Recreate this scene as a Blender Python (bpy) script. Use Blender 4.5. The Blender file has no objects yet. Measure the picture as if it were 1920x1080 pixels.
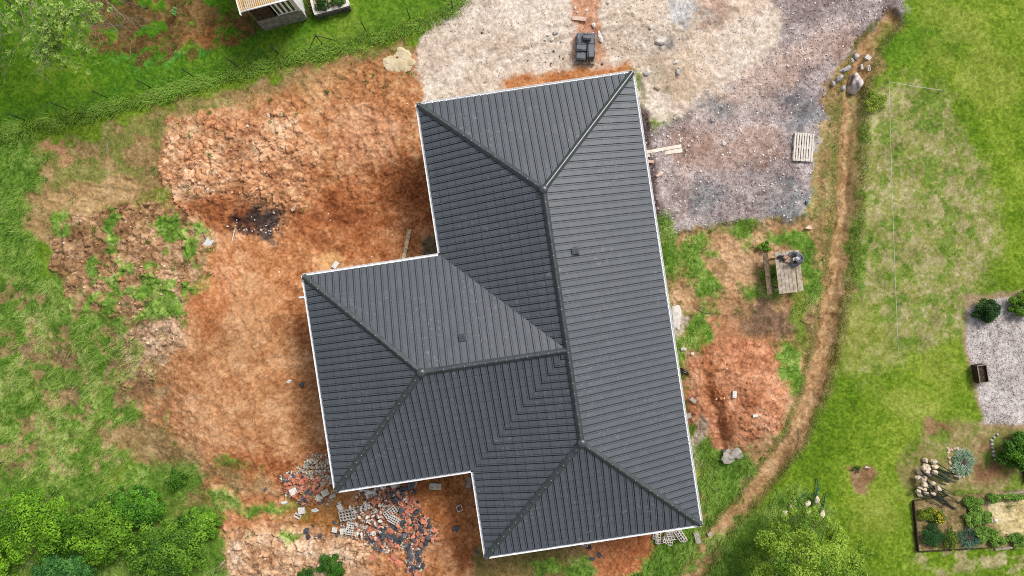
import bpy, bmesh, math, random
import numpy as np
from mathutils import Vector, Matrix
R = math.radians
random.seed(7); rng = np.random.default_rng(11)
SC = bpy.context.scene
COL = SC.collection

# ------------------------------------------------------------------ camera, light, exposure
CAMH, PPM = 29.5, 44.0                 # camera height (m), photo pixels per metre on the ground
cd = bpy.data.cameras.new('camera'); cam = bpy.data.objects.new('camera', cd); COL.objects.link(cam)
cam.location = (0, 0, CAMH); cam.rotation_euler = (0, 0, 0)
cd.sensor_width = 36; cd.lens = 36 * CAMH / (1920 / PPM); cd.clip_end = 2000
SC.camera = cam
SUN_EL, SUN_AZ = R(47), R(38)          # azimuth measured from +Y (photo top) towards +X
w = bpy.data.worlds.new('World'); SC.world = w; w.use_nodes = True
nt = w.node_tree; nt.nodes.clear()
sky = nt.nodes.new('ShaderNodeTexSky'); sky.sky_type = 'NISHITA'; sky.sun_disc = False
sky.sun_elevation = SUN_EL; sky.sun_rotation = SUN_AZ; sky.air_density = 1.0; sky.dust_density = 4.0
hs = nt.nodes.new('ShaderNodeHueSaturation'); hs.inputs['Saturation'].default_value = 0.35
bg = nt.nodes.new('ShaderNodeBackground'); bg.inputs['Strength'].default_value = 0.085
wo = nt.nodes.new('ShaderNodeOutputWorld')
nt.links.new(sky.outputs[0], hs.inputs['Color']); nt.links.new(hs.outputs[0], bg.inputs['Color']); nt.links.new(bg.outputs[0], wo.inputs['Surface'])
ld = bpy.data.lights.new('sun', 'SUN'); ld.energy = 1.5; ld.angle = R(18); ld.color = (1, .97, .92)
sun = bpy.data.objects.new('sun', ld); COL.objects.link(sun)
sdir = Vector((math.cos(SUN_EL) * math.sin(SUN_AZ), math.cos(SUN_EL) * math.cos(SUN_AZ), math.sin(SUN_EL)))
sun.rotation_euler = sdir.to_track_quat('Z', 'Y').to_euler(); sun.location = sdir * 60
SC.view_settings.view_transform = 'Standard'; SC.view_settings.look = 'None'
SC.view_settings.exposure = 0.92; SC.view_settings.gamma = 1
SC.render.engine = 'CYCLES'; SC.cycles.pixel_filter_type = 'BLACKMAN_HARRIS'; SC.cycles.filter_width = 1.0; SC.cycles.use_denoising = False

# ------------------------------------------------------------------ helpers
def lin(c):
    c = np.asarray(c, float) / 255.0
    return np.where(c <= .04045, c / 12.92, ((c + .055) / 1.055) ** 2.4)
def C(r, g, b, k=1.35): return tuple(lin((r, g, b)) / k)
def WP(px, py, z=0.0):
    k = (CAMH - z) / CAMH / PPM
    return ((px - 960) * k, (540 - py) * k, z)

def principled(name, rough=.8, spec=.3):
    m = bpy.data.materials.new(name); m.use_nodes = True
    b = m.node_tree.nodes['Principled BSDF']; b.inputs['Roughness'].default_value = rough
    b.inputs['Specular IOR Level'].default_value = spec
    return m, m.node_tree, b
def mat(name, col, col2=None, rough=.8, spec=.3, scale=6, detail=6, bump=0.0, bscale=None, metallic=0, lo=.35, hi=.65, random_tint=0):
    m, t, b = principled(name, rough, spec); N = t.nodes; L = t.links
    tc = N.new('ShaderNodeTexCoord'); nz = N.new('ShaderNodeTexNoise'); nz.inputs['Scale'].default_value = scale; nz.inputs['Detail'].default_value = detail
    L.new(tc.outputs['Object'], nz.inputs['Vector'])
    cr = N.new('ShaderNodeValToRGB'); cr.color_ramp.elements[0].position = lo; cr.color_ramp.elements[1].position = hi
    c2 = col2 or tuple(x * .75 for x in col)
    cr.color_ramp.elements[0].color = (*col, 1); cr.color_ramp.elements[1].color = (*c2, 1)
    L.new(nz.outputs['Fac'], cr.inputs['Fac']); out = cr.outputs['Color']
    if random_tint:
        oi = N.new('ShaderNodeObjectInfo'); mr = N.new('ShaderNodeMapRange'); mr.inputs['To Min'].default_value = 1 - random_tint; mr.inputs['To Max'].default_value = 1 + random_tint
        L.new(oi.outputs['Random'], mr.inputs['Value']); vm = N.new('ShaderNodeVectorMath'); vm.operation = 'SCALE'
        L.new(out, vm.inputs[0]); L.new(mr.outputs[0], vm.inputs['Scale']); out = vm.outputs[0]
    L.new(out, b.inputs['Base Color']); b.inputs['Metallic'].default_value = metallic
    if bump:
        n2 = N.new('ShaderNodeTexNoise'); n2.inputs['Scale'].default_value = bscale or scale * 4; n2.inputs['Detail'].default_value = 5
        L.new(tc.outputs['Object'], n2.inputs['Vector']); bp = N.new('ShaderNodeBump'); bp.inputs['Strength'].default_value = bump; bp.inputs['Distance'].default_value = .02
        L.new(n2.outputs['Fac'], bp.inputs['Height']); L.new(bp.outputs[0], b.inputs['Normal'])
    return m
def attr_mat(name, rough=.9, spec=.15, nscale=40, var=.3, bump=.4, bscale=60, trans=0.0):
    """colour of each leaf, stone or patch of soil from the 'col' attribute, broken up by fine noise"""
    m, t, b = principled(name, rough, spec); N = t.nodes; L = t.links
    at = N.new('ShaderNodeAttribute'); at.attribute_name = 'col'
    tc = N.new('ShaderNodeTexCoord'); out = at.outputs['Color']
    if var:
        nz = N.new('ShaderNodeTexNoise'); nz.inputs['Scale'].default_value = nscale; nz.inputs['Detail'].default_value = 8; nz.inputs['Roughness'].default_value = .7
        L.new(tc.outputs['Object'], nz.inputs['Vector'])
        mr = N.new('ShaderNodeMapRange'); mr.inputs['From Min'].default_value = .3; mr.inputs['From Max'].default_value = .7
        mr.inputs['To Min'].default_value = 1 - var; mr.inputs['To Max'].default_value = 1 + var
        L.new(nz.outputs['Fac'], mr.inputs['Value'])
        vm = N.new('ShaderNodeVectorMath'); vm.operation = 'SCALE'; L.new(out, vm.inputs[0]); L.new(mr.outputs[0], vm.inputs['Scale']); out = vm.outputs[0]
    L.new(out, b.inputs['Base Color'])
    if bump:
        n2 = N.new('ShaderNodeTexNoise'); n2.inputs['Scale'].default_value = bscale; n2.inputs['Detail'].default_value = 6
        L.new(tc.outputs['Object'], n2.inputs['Vector']); bp = N.new('ShaderNodeBump'); bp.inputs['Strength'].default_value = bump; bp.inputs['Distance'].default_value = .03
        L.new(n2.outputs['Fac'], bp.inputs['Height']); L.new(bp.outputs[0], b.inputs['Normal'])
    if trans:
        tr = N.new('ShaderNodeBsdfTranslucent'); L.new(out, tr.inputs['Color']); mx = N.new('ShaderNodeMixShader'); mx.inputs[0].default_value = trans
        L.new(b.outputs[0], mx.inputs[1]); L.new(tr.outputs[0], mx.inputs[2]); L.new(mx.outputs[0], t.nodes['Material Output'].inputs['Surface'])
    return m

def tag(o, label=None, cat=None, group=None, kind=None):
    if label: o['label'] = label
    if cat: o['category'] = cat
    if group: o['group'] = group
    if kind: o['kind'] = kind
    return o
def empty(name, loc, rz=0.0, label=None, cat=None, group=None):
    o = bpy.data.objects.new(name, None); COL.objects.link(o); o.location = loc; o.rotation_euler = (0, 0, rz)
    o.empty_display_size = .2
    return tag(o, label, cat, group)
def np_mesh(name, V, F, m, parent=None, col=None, smooth=False):
    """V (n,3), F list of arrays of equal-length faces"""
    me = bpy.data.meshes.new(name); Fs = F if isinstance(F, list) else [F]; Fs = [np.asarray(f, np.int32) for f in Fs if len(f)]
    V = np.asarray(V, np.float32); me.vertices.add(len(V)); me.vertices.foreach_set('co', V.ravel())
    lv = np.concatenate([f.ravel() for f in Fs]); cnt = np.concatenate([np.full(len(f), f.shape[1], np.int32) for f in Fs])
    me.loops.add(len(lv)); me.loops.foreach_set('vertex_index', lv)
    me.polygons.add(len(cnt)); st = np.concatenate([[0], np.cumsum(cnt)[:-1]]).astype(np.int32)
    me.polygons.foreach_set('loop_start', st)
    me.polygons.foreach_set('use_smooth', np.full(len(cnt), smooth, bool))
    if col is not None:
        a = me.color_attributes.new('col', 'FLOAT_COLOR', 'POINT'); c4 = np.ones((len(V), 4), np.float32); c4[:, :3] = col
        a.data.foreach_set('color', c4.ravel())
    me.materials.append(m); me.update(calc_edges=True); me.validate()
    o = bpy.data.objects.new(name, me); COL.objects.link(o)
    if parent: o.parent = parent
    return o
def dup(root, loc, rot=(0, 0, 0), scale=None, label=None, group=None):
    r = root.copy(); COL.objects.link(r); r.location = loc; r.rotation_euler = rot
    if scale is not None: r.scale = scale
    if label: r['label'] = label
    if group: r['group'] = group
    for ch in list(root.children):
        c = ch.copy(); COL.objects.link(c); c.parent = r
        for g in ch.children:
            d = g.copy(); COL.objects.link(d); d.parent = c
    return r

class MB:
    """collects shapes and links them as ONE mesh object"""
    def __init__(s): s.bm = bmesh.new()
    def box(s, c, d, rz=0, rx=0, ry=0, bev=0, mi=0, M=None):
        g = bmesh.ops.create_cube(s.bm, size=1)['verts']
        mt = Matrix.Translation(c) @ Matrix.Rotation(rz, 4, 'Z') @ Matrix.Rotation(ry, 4, 'Y') @ Matrix.Rotation(rx, 4, 'X') @ Matrix.Diagonal((*d, 1))
        if M is not None: mt = M @ mt
        bmesh.ops.transform(s.bm, matrix=mt, verts=g)
        fs = {f for v in g for f in v.link_faces}
        for f in fs: f.material_index = mi
        if bev:
            es = list({e for f in fs for e in f.edges})
            bmesh.ops.bevel(s.bm, geom=es, offset=bev, segments=2, affect='EDGES', profile=.6)
        return s
    def tube(s, pts, rad, n=6, mi=0, cap=True):
        pts = [Vector(p) for p in pts]; rr = rad if isinstance(rad, (list, tuple)) else [rad] * len(pts); rings = []
        for i, p in enumerate(pts):
            d = (pts[min(i + 1, len(pts) - 1)] - pts[max(i - 1, 0)]).normalized()
            a = d.orthogonal().normalized() if i == 0 else (a - d * a.dot(d)).normalized()
            b = d.cross(a)
            rings.append([s.bm.verts.new(p + (a * math.cos(2 * math.pi * k / n) + b * math.sin(2 * math.pi * k / n)) * rr[i]) for k in range(n)])
        for i in range(len(rings) - 1):
            for k in range(n):
                f = s.bm.faces.new((rings[i][k], rings[i][(k + 1) % n], rings[i + 1][(k + 1) % n], rings[i + 1][k])); f.material_index = mi; f.smooth = True
        if cap:
            for r in (rings[0][::-1], rings[-1]):
                f = s.bm.faces.new(r); f.material_index = mi
        return s
    def prism(s, poly, z0, z1, mi=0):
        a = [s.bm.verts.new((x, y, z0)) for x, y in poly]; b = [s.bm.verts.new((x, y, z1)) for x, y in poly]; n = len(poly)
        fs = [s.bm.faces.new(a[::-1]), s.bm.faces.new(b)] + [s.bm.faces.new((a[i], a[(i + 1) % n], b[(i + 1) % n], b[i])) for i in range(n)]
        for f in fs: f.material_index = mi
        return s
    def lump(s, c, d, seed=0, sub=3, amp=.18, rz=0, mi=0, flat=True, cut=.25):
        r = random.Random(seed); g = bmesh.ops.create_icosphere(s.bm, subdivisions=sub, radius=1)['verts']
        pl = [(Vector((r.gauss(0, 1), r.gauss(0, 1), r.gauss(0, .7))).normalized(), r.uniform(1 - cut * 1.6, 1 - cut * .3)) for _ in range(11)]
        ph = [r.uniform(0, 9) for _ in range(6)]
        mt = Matrix.Translation(c) @ Matrix.Rotation(rz, 4, 'Z') @ Matrix.Diagonal((*d, 1))
        for v in g:
            p = v.co.copy()
            for nn, dd in pl:
                k = p.dot(nn)
                if k > dd: p -= nn * (k - dd)
            q = p * (1 + amp * .5 * (math.sin(p.x * 3.1 + ph[0]) * math.sin(p.y * 2.7 + ph[1]) + .6 * math.sin(p.z * 5.3 + ph[2] + p.x * 4) + .35 * math.sin(p.y * 9 + ph[3]) * math.sin(p.x * 8 + ph[4])))
            v.co = mt @ q
            for f in v.link_faces: f.material_index = mi; f.smooth = not flat
        return s
    def build(s, name, mats, parent=None, smooth=None):
        bmesh.ops.recalc_face_normals(s.bm, faces=s.bm.faces)
        me = bpy.data.meshes.new(name); s.bm.to_mesh(me); s.bm.free()
        for m in (mats if isinstance(mats, (list, tuple)) else [mats]): me.materials.append(m)
        if smooth is not None:
            for p in me.polygons: p.use_smooth = smooth
        o = bpy.data.objects.new(name, me); COL.objects.link(o)
        if parent: o.parent = parent
        return o

# ------------------------------------------------------------------ numpy noise
_tab = rng.random((32, 256, 256)).astype(np.float32)
def vn(x, y, s=0):
    t = _tab[s % 32]; xi = np.floor(x).astype(np.int64); yi = np.floor(y).astype(np.int64); fx = x - xi; fy = y - yi
    fx = fx * fx * (3 - 2 * fx); fy = fy * fy * (3 - 2 * fy); x0 = xi & 255; y0 = yi & 255; x1 = (x0 + 1) & 255; y1 = (y0 + 1) & 255
    return (t[x0, y0] * (1 - fx) + t[x1, y0] * fx) * (1 - fy) + (t[x0, y1] * (1 - fx) + t[x1, y1] * fx) * fy
def fbm(x, y, s=0, o=4, g=.5):
    r = 0; a = 1; n = 0; c_, s_ = .8, .6
    for i in range(o):
        r = r + a * vn(x, y, s + i); n += a; a *= g; x, y = (x * c_ - y * s_) * 2.03 + 17.3, (x * s_ + y * c_) * 2.03 + 5.1
    return r / n
def worley(x, y, s=0):
    xi = np.floor(x).astype(np.int64); yi = np.floor(y).astype(np.int64); f1 = np.full(x.shape, 9.0); f2 = f1.copy(); cid = np.zeros(x.shape)
    for dx in (-1, 0, 1):
        for dy in (-1, 0, 1):
            cx = xi + dx; cy = yi + dy; a = cx & 255; b = cy & 255
            d = np.hypot(cx + .1 + .8 * _tab[s % 32][a, b] - x, cy + .1 + .8 * _tab[(s + 1) % 32][a, b] - y); r = _tab[(s + 2) % 32][a, b]
            m = d < f1; f2 = np.where(m, f1, np.minimum(f2, d)); cid = np.where(m, r, cid); f1 = np.where(m, d, f1)
    return f1, f2, cid
def sst(a, b, x):
    t = np.clip((x - a) / (b - a), 0, 1); return t * t * (3 - 2 * t)
def sdf(poly, x, y):
    """signed distance (px) to a polygon, negative inside"""
    P = np.array(poly, float); d = np.full(x.shape, 1e18); ins = np.zeros(x.shape, bool)
    for i in range(len(P)):
        ax, ay = P[i]; bx, by = P[(i + 1) % len(P)]; ex, ey = bx - ax, by - ay; wx, wy = x - ax, y - ay
        t = np.clip((wx * ex + wy * ey) / (ex * ex + ey * ey + 1e-9), 0, 1); d = np.minimum(d, (wx - ex * t) ** 2 + (wy - ey * t) ** 2)
        c = ((ay > y) != (by > y)) & (x < (bx - ax) * (y - ay) / (by - ay + 1e-12) + ax); ins ^= c
    d = np.sqrt(d); return np.where(ins, -d, d)
def line_dist(pl, x, y):
    d = np.full(x.shape, 1e9)
    for i in range(len(pl) - 1):
        ax, ay = pl[i]; bx, by = pl[i + 1]; ex, ey = bx - ax, by - ay
        t = np.clip(((x - ax) * ex + (y - ay) * ey) / (ex * ex + ey * ey), 0, 1); d = np.minimum(d, np.hypot(x - ax - ex * t, y - ay - ey * t))
    return d

# ------------------------------------------------------------------ terrain heights (plan units: px = metres * PPM, origin as in the plan)
PATH = [(1668, 40), (1625, 90), (1600, 160), (1592, 300), (1588, 400), (1570, 520), (1548, 640), (1522, 740), (1482, 830), (1410, 925), (1345, 1000), (1290, 1090), (1230, 1200)]
HOUSE = [(785, 198), (1185, 138), (1313, 982), (913, 1041), (887, 881), (630, 918), (568, 519), (826, 480)]
def bump(x, y, cx, cy, rx, ry, h, rot=0, p=2.0):
    c, s = math.cos(R(rot)), math.sin(R(rot)); dx, dy = x - cx, y - cy; u = (dx * c + dy * s) / rx; v = (-dx * s + dy * c) / ry
    return h * np.exp(-(u * u + v * v) ** (p / 2))
def terrain(x, y):
    n1 = fbm(x / 150, y / 150, 1, 3) - .5
    xw = x + 30 * (fbm(x / 60, y / 60, 3, 3) - .5); yw = y + 30 * (fbm(x / 60, y / 60, 5, 3) - .5)
    h = .12 * n1
    h = h + bump(xw, yw, 430, 690, 125, 215, .95, 8, 3.5) + bump(xw, yw, 470, 600, 60, 60, .2) + bump(xw, yw, 440, 305, 150, 95, .5, -15, 3.5)
    h = h + bump(xw, yw, 240, 520, 150, 120, .55, -20, 3) + bump(xw, yw, 715, 395, 130, 85, -.4, 0, 3) + bump(xw, yw, 560, 340, 70, 90, -.15)
    h = h + bump(xw, yw, 600, 460, 35, 25, -.15) + bump(xw, yw, 1378, 735, 92, 98, .8, 0, 3) + bump(xw, yw, 1340, 775, 14, 70, -.3, -12)
    h = h + bump(xw, yw, 740, 960, 110, 60, .4, 10) + bump(xw, yw, 590, 895, 70, 50, .3) + bump(xw, yw, 560, 1040, 170, 50, .35)
    h = h + bump(xw, yw, 120, 640, 120, 100, .3) + bump(xw, yw, 1240, 40, 70, 50, .3) + bump(xw, yw, 1330, 15, 60, 40, .35)
    d = line_dist(PATH, xw, yw); h = h - .28 * (1 - sst(6, 26, d)) + .08 * np.exp(-((d - 36) / 12) ** 2)
    g = sdf([(1195, 140), (1300, 100), (1480, -40), (1720, -40), (1640, 70), (1560, 170), (1530, 330), (1516, 405), (1240, 437)], xw, yw)
    h = h + .13 * (1 - sst(-8, 8, g))
    hd = sdf(HOUSE, x, y); return h * sst(-30, 12, hd)

# ------------------------------------------------------------------ ground sheet
NX, NY, ST = 1330, 800, .04
def axis(n, st):
    a = (np.arange(n) - (n - 1) / 2) * st; ext = []; v = a[-1]; s = st
    while v < 900: s *= 1.35; v += s; ext.append(v)
    e = np.array(ext); return np.concatenate([-e[::-1], a, e]), len(ext)
gx, ex_ = axis(NX, ST); gy, ey_ = axis(NY, ST)
X, Y = np.meshgrid(gx, gy, indexing='ij')
near = (np.abs(X) < 32) & (np.abs(Y) < 22)
PX = 960 + X * PPM; PY = 540 - Y * PPM
Hh = np.where(near, terrain(PX, PY), 0)
K = CAMH / (CAMH - Hh); QX = 960 + X * PPM * K; QY = 540 - Y * PPM * K     # plan position corrected for the height of the heap it lies on
col = np.zeros(X.shape + (3,)); gd = np.ones(X.shape); gh = np.full(X.shape, .05); peb = np.zeros(X.shape); clod = np.zeros(X.shape); zone = np.ones(X.shape, np.int8)
N_a = fbm(QX / 40, QY / 40, 7, 5, .6); N_b = fbm(QX / 12, QY / 12, 11, 4, .6); N_c = fbm(QX / 110, QY / 110, 15, 4); N_f = fbm(QX / 4.2, QY / 4.2, 19, 3, .6)
WX = (fbm(QX / 26, QY / 26, 21, 4, .6) - .5) * 60; WY = (fbm(QX / 26, QY / 26, 25, 4, .6) - .5) * 60
def ramp3(t, a, b, c):
    t = np.clip(t, 0, 1)[..., None]; a, b, c = map(np.array, (a, b, c))
    return np.where(t < .5, a + (b - a) * t * 2, b + (c - b) * (t * 2 - 1))
def paint(shape, cols, soft=6, warp=1.0, op=1.0, g=None, ghh=None, pb=None, cl=None, z=None, nz=None, thr=None, nsc=None):
    """cols = dark, mid, light. thr: keep only where a noise exceeds thr (ragged patches)."""
    if isinstance(shape, tuple):
        cx, cy, rx, ry, rot = shape; m_ = max(rx, ry) + 60; bb = (cx - m_, cy - m_, cx + m_, cy + m_)
    else:
        a = np.array(shape); bb = (a[:, 0].min() - 70, a[:, 1].min() - 70, a[:, 0].max() + 70, a[:, 1].max() + 70)
    i0, i1 = np.searchsorted(gx, [(bb[0] - 960) / PPM * 1.02 - 1, (bb[2] - 960) / PPM * 1.02 + 1]); j0, j1 = np.searchsorted(gy, [(540 - bb[3]) / PPM - 1, (540 - bb[1]) / PPM + 1])
    S = (slice(max(i0, 0), i1), slice(max(j0, 0), j1))
    x = QX[S] + WX[S] * warp; y = QY[S] + WY[S] * warp
    if isinstance(shape, tuple):
        c, s = math.cos(R(rot)), math.sin(R(rot)); dx, dy = x - cx, y - cy; d = (np.hypot((dx * c + dy * s) / rx, (-dx * s + dy * c) / ry) - 1) * min(rx, ry)
    else: d = sdf(shape, x, y)
    m = (1 - sst(-soft, soft, d)) * op
    if thr is not None:
        q = fbm(QX[S] / nsc, QY[S] / nsc, 27, 4, .6); m = m * sst(thr - .05, thr + .05, q)
    t = (N_a[S] * .5 + N_b[S] * .35 + N_f[S] * .3 - .575) * 2.2 + .5 if nz is None else nz[S]
    cc = ramp3(t, *[lin(q) / 1.35 for q in cols])
    M = m[..., None]; col[S] = col[S] * (1 - M) + cc * M
    for arr, v in ((gd, g), (gh, ghh), (peb, pb), (clod, cl)):
        if v is not None: arr[S] = arr[S] * (1 - m) + v * m
    if z is not None: zone[S] = np.where(m > .5, z, zone[S])

LAWN = [(78, 112, 22), (112, 142, 34), (150, 168, 62)]
DLAWN = [(54, 94, 16), (80, 126, 26), (120, 148, 40)]
TALL = [(70, 106, 34), (114, 150, 56), (172, 192, 106)]
EARTH = [(150, 90, 52), (194, 135, 91), (226, 180, 138)]
REDE = [(126, 68, 36), (172, 102, 60), (206, 142, 96)]
TAN = [(128, 104, 66), (160, 132, 88), (190, 162, 118)]
PALE = [(190, 158, 126), (220, 192, 164), (238, 218, 196)]
SAND = [(200, 178, 158), (224, 206, 188), (240, 228, 214)]
GRAV = [(128, 114, 112), (174, 159, 156), (214, 201, 198)]
GREY = [(96, 98, 100), (128, 130, 132), (160, 162, 164)]
STRAW = [(136, 128, 84), (170, 160, 114), (202, 190, 152)]
PTH = [(146, 110, 72), (188, 150, 108), (214, 180, 140)]
BROWN = [(78, 62, 34), (112, 88, 50), (150, 118, 76)]
lawn_n = (N_c * .3 + N_a * .35 + N_f * .45 - .55) * 2.3 + .5
col[:] = ramp3(lawn_n, *[lin(q) / 1.35 for q in LAWN])
paint(HOUSE, EARTH, 8, .3, g=0, cl=.1, z=0)
# the neighbour's lawn, upper left
paint([(-900, -900), (900, -900), (860, 0), (800, 40), (700, 70), (590, 95), (300, 180), (0, 240), (-900, 500)], DLAWN, 10, .4, g=1, ghh=.06, nz=lawn_n)
paint((70, 170, 110, 50, -15), [(70, 110, 18), (100, 134, 28), (136, 152, 52)], 40, 1, op=.7)
paint((640, 60, 120, 30, -20), [(88, 124, 26), (120, 150, 44), (150, 168, 74)], 25, 1, op=.7)
paint([(150, 60), (200, -80), (470, -80), (472, 30), (492, 62), (440, 78), (350, 108), (250, 118), (190, 95)], BROWN, 9, .8, g=.25, ghh=.05, z=0)
paint((400, 70, 60, 16, -15), [(120, 70, 36), (150, 96, 56), (176, 124, 80)], 10, 1, op=.6)
paint([(150, 60), (200, -80), (470, -80), (472, 30), (440, 78), (250, 118)], DLAWN, 8, .8, g=1, ghh=.08, thr=.6, nsc=30)
paint([(200, 118), (300, 108), (420, 82), (400, 110), (300, 126), (230, 130)], [(60, 110, 30), (90, 150, 50), (130, 180, 80)], 8, 1, g=1, ghh=.16, thr=.47, nsc=20)
# rough left and bottom meadow
paint([(-900, 235), (0, 235), (60, 245), (110, 300), (70, 380), (60, 470), (120, 560), (300, 600), (330, 740), (200, 900), (500, 1000), (380, 1200), (-900, 1300)], TALL, 14, 1, g=1, ghh=.22, z=0)
# worn olive band below the fence
paint([(40, 420), (90, 300), (200, 240), (300, 205), (560, 130), (720, 85), (810, 85), (800, 200), (500, 230), (330, 250), (310, 360), (180, 420), (90, 470)], TAN, 12, 1, g=.28, ghh=.07, z=0)
paint([(60, 300), (230, 225), (420, 190), (420, 220), (300, 250), (280, 330), (120, 370)], [(96, 112, 44), (124, 134, 62), (158, 160, 90)], 16, 1, op=.8, g=.7, ghh=.1, thr=.44, nsc=22)
paint((105, 278, 26, 14, 20), [(170, 120, 84), (190, 140, 100), (206, 160, 120)], 8, 1, g=0)
paint((180, 365, 110, 26, -10), [(164, 132, 88), (184, 152, 106), (204, 172, 130)], 12, .8, g=.05)
# the orange building plot
paint([(310, 225), (440, 205), (570, 175), (700, 110), (790, 95), (830, 480), (826, 520), (600, 540), (660, 900), (560, 935), (400, 900), (330, 870), (262, 812), (290, 700), (350, 580), (392, 470), (390, 430), (300, 340)], EARTH, 8, .8, g=0, cl=.35, z=0)
paint([(330, 240), (450, 210), (600, 130), (780, 100), (790, 150), (600, 190), (500, 250), (350, 265)], [(156, 100, 62), (190, 138, 92), (214, 168, 122)], 16, 1, op=.7, g=.05)
paint([(310, 235), (560, 200), (590, 300), (560, 400), (330, 400), (300, 320)], [(166, 108, 72), (212, 158, 116), (240, 204, 168)], 16, 1, cl=1)
paint((420, 395, 90, 30, 10), REDE, 20, 1, op=.8, cl=.8)
paint([(560, 380), (640, 330), (780, 300), (815, 350), (826, 480), (640, 490), (560, 450)], REDE, 26, 1, op=.62)
paint((620, 400, 60, 22, 0), [(104, 54, 30), (140, 78, 44), (172, 106, 66)], 14, 1, op=.6)
paint([(600, 520), (632, 540), (668, 820), (660, 900), (620, 870), (590, 700)], [(136, 86, 52), (170, 112, 72), (198, 142, 100)], 14, .6, op=.4)
paint((690, 260, 70, 55, 30), [(178, 118, 80), (206, 150, 112), (226, 178, 140)], 20, 1, op=.7)
paint((620, 490, 26, 20, 10), [(202, 150, 98), (214, 164, 112), (224, 178, 130)], 8, .5)
paint((810, 462, 22, 26, 0), [(88, 76, 60), (112, 98, 78), (140, 124, 100)], 8, .5)
paint([(290, 700), (390, 560), (520, 560), (580, 700), (590, 820), (420, 900), (270, 815)], [(158, 104, 66), (196, 142, 98), (220, 174, 132)], 20, .8, op=.8, cl=.15)
paint((455, 600, 50, 90, 10), [(176, 126, 84), (196, 146, 104), (212, 166, 124)], 18, 1, op=.7, cl=.15)
paint((400, 560, 30, 70, 12), [(160, 94, 54), (190, 116, 70), (206, 136, 90)], 16, .8, op=.6)
paint((490, 870, 90, 22, 12), REDE, 16, 1, op=.7)
# burnt patch
paint((498, 410, 42, 32, 20), [(48, 40, 38), (84, 70, 64), (136, 112, 98)], 12, 1.1, cl=.3)
paint((450, 425, 26, 12, 0), [(44, 34, 32), (90, 56, 46), (120, 90, 80)], 6, .8)
# cracked, half overgrown heap at left
paint([(85, 440), (190, 390), (340, 380), (400, 440), (385, 500), (345, 590), (330, 640), (230, 600), (130, 580)], [(118, 84, 54), (168, 130, 94), (220, 184, 150)], 12, 1, g=.05, cl=.9, z=0)
paint([(80, 400), (340, 370), (400, 440), (370, 580), (300, 640), (120, 600)], TALL, 10, 1, g=1, ghh=.12, thr=.55, nsc=36)
paint([(220, 620), (320, 590), (345, 640), (290, 690), (260, 740), (230, 720)], [(150, 112, 80), (196, 158, 124), (226, 196, 166)], 10, 1, g=.05, cl=.8)
paint([(-40, 660), (250, 620), (300, 800), (0, 900)], [(120, 100, 66), (150, 126, 90), (180, 156, 118)], 10, 1, g=.2, thr=.6, nsc=44)
paint((260, 730, 26, 28, 0), [(130, 96, 66), (156, 120, 86), (180, 148, 112)], 8, .8, g=.1)
paint([(-60, 480), (260, 600), (320, 720), (240, 900), (-60, 860)], [(140, 116, 76), (172, 142, 102), (198, 170, 130)], 14, 1, g=.25, ghh=.12, thr=.6, nsc=20, op=.85)
paint([(-60, 480), (260, 600), (320, 720), (260, 900), (500, 1000), (-60, 1100)], [(120, 150, 60), (160, 180, 92), (200, 208, 140)], 14, 1, g=1, ghh=.2, thr=.58, nsc=26, op=.7)
# dry transition bottom left
paint([(180, 800), (300, 790), (400, 870), (560, 930), (520, 985), (440, 960), (300, 940), (250, 860)], TAN, 16, 1, g=.35, ghh=.1, z=0)
paint([(230, 870), (350, 865), (400, 910), (330, 950), (240, 930)], TALL, 14, 1, g=1, ghh=.15)
# bottom dirt below the house
paint([(380, 895), (560, 930), (660, 900), (900, 870), (905, 1045), (1230, 980), (1250, 1140), (480, 1200), (430, 1050), (400, 970)], EARTH, 12, .9, g=0, cl=.4, z=0)
paint([(530, 930), (640, 920), (700, 950), (640, 1000), (540, 990)], [(140, 88, 34), (176, 120, 62), (196, 142, 82)], 14, 1, op=.8)
paint([(420, 1000), (560, 985), (700, 1010), (690, 1140), (450, 1140)], [(170, 120, 84), (214, 172, 134), (240, 212, 184)], 16, 1, cl=1)
paint([(750, 890), (905, 880), (912, 1045), (860, 1080), (830, 990)], [(148, 88, 46), (184, 118, 72), (208, 146, 98)], 14, .8, op=.8)
paint([(900, 1030), (1110, 1010), (1120, 1160), (890, 1160)], [(110, 104, 56), (140, 120, 74), (170, 140, 100)], 10, 1, g=.7, ghh=.12)
paint((1165, 1030, 65, 45, -10), [(160, 94, 56), (190, 120, 78), (212, 148, 104)], 10, .8, g=0)
for q in ((420, 935, 28, 14), (500, 955, 60, 12), (1090, 1070, 24, 20), (300, 905, 40, 16), (545, 1005, 16, 12), (430, 868, 20, 8), (408, 945, 10, 26), (1030, 1062, 50, 12)):
    paint((*q, 5), TALL, 8, .8, g=1, ghh=.13)
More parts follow.
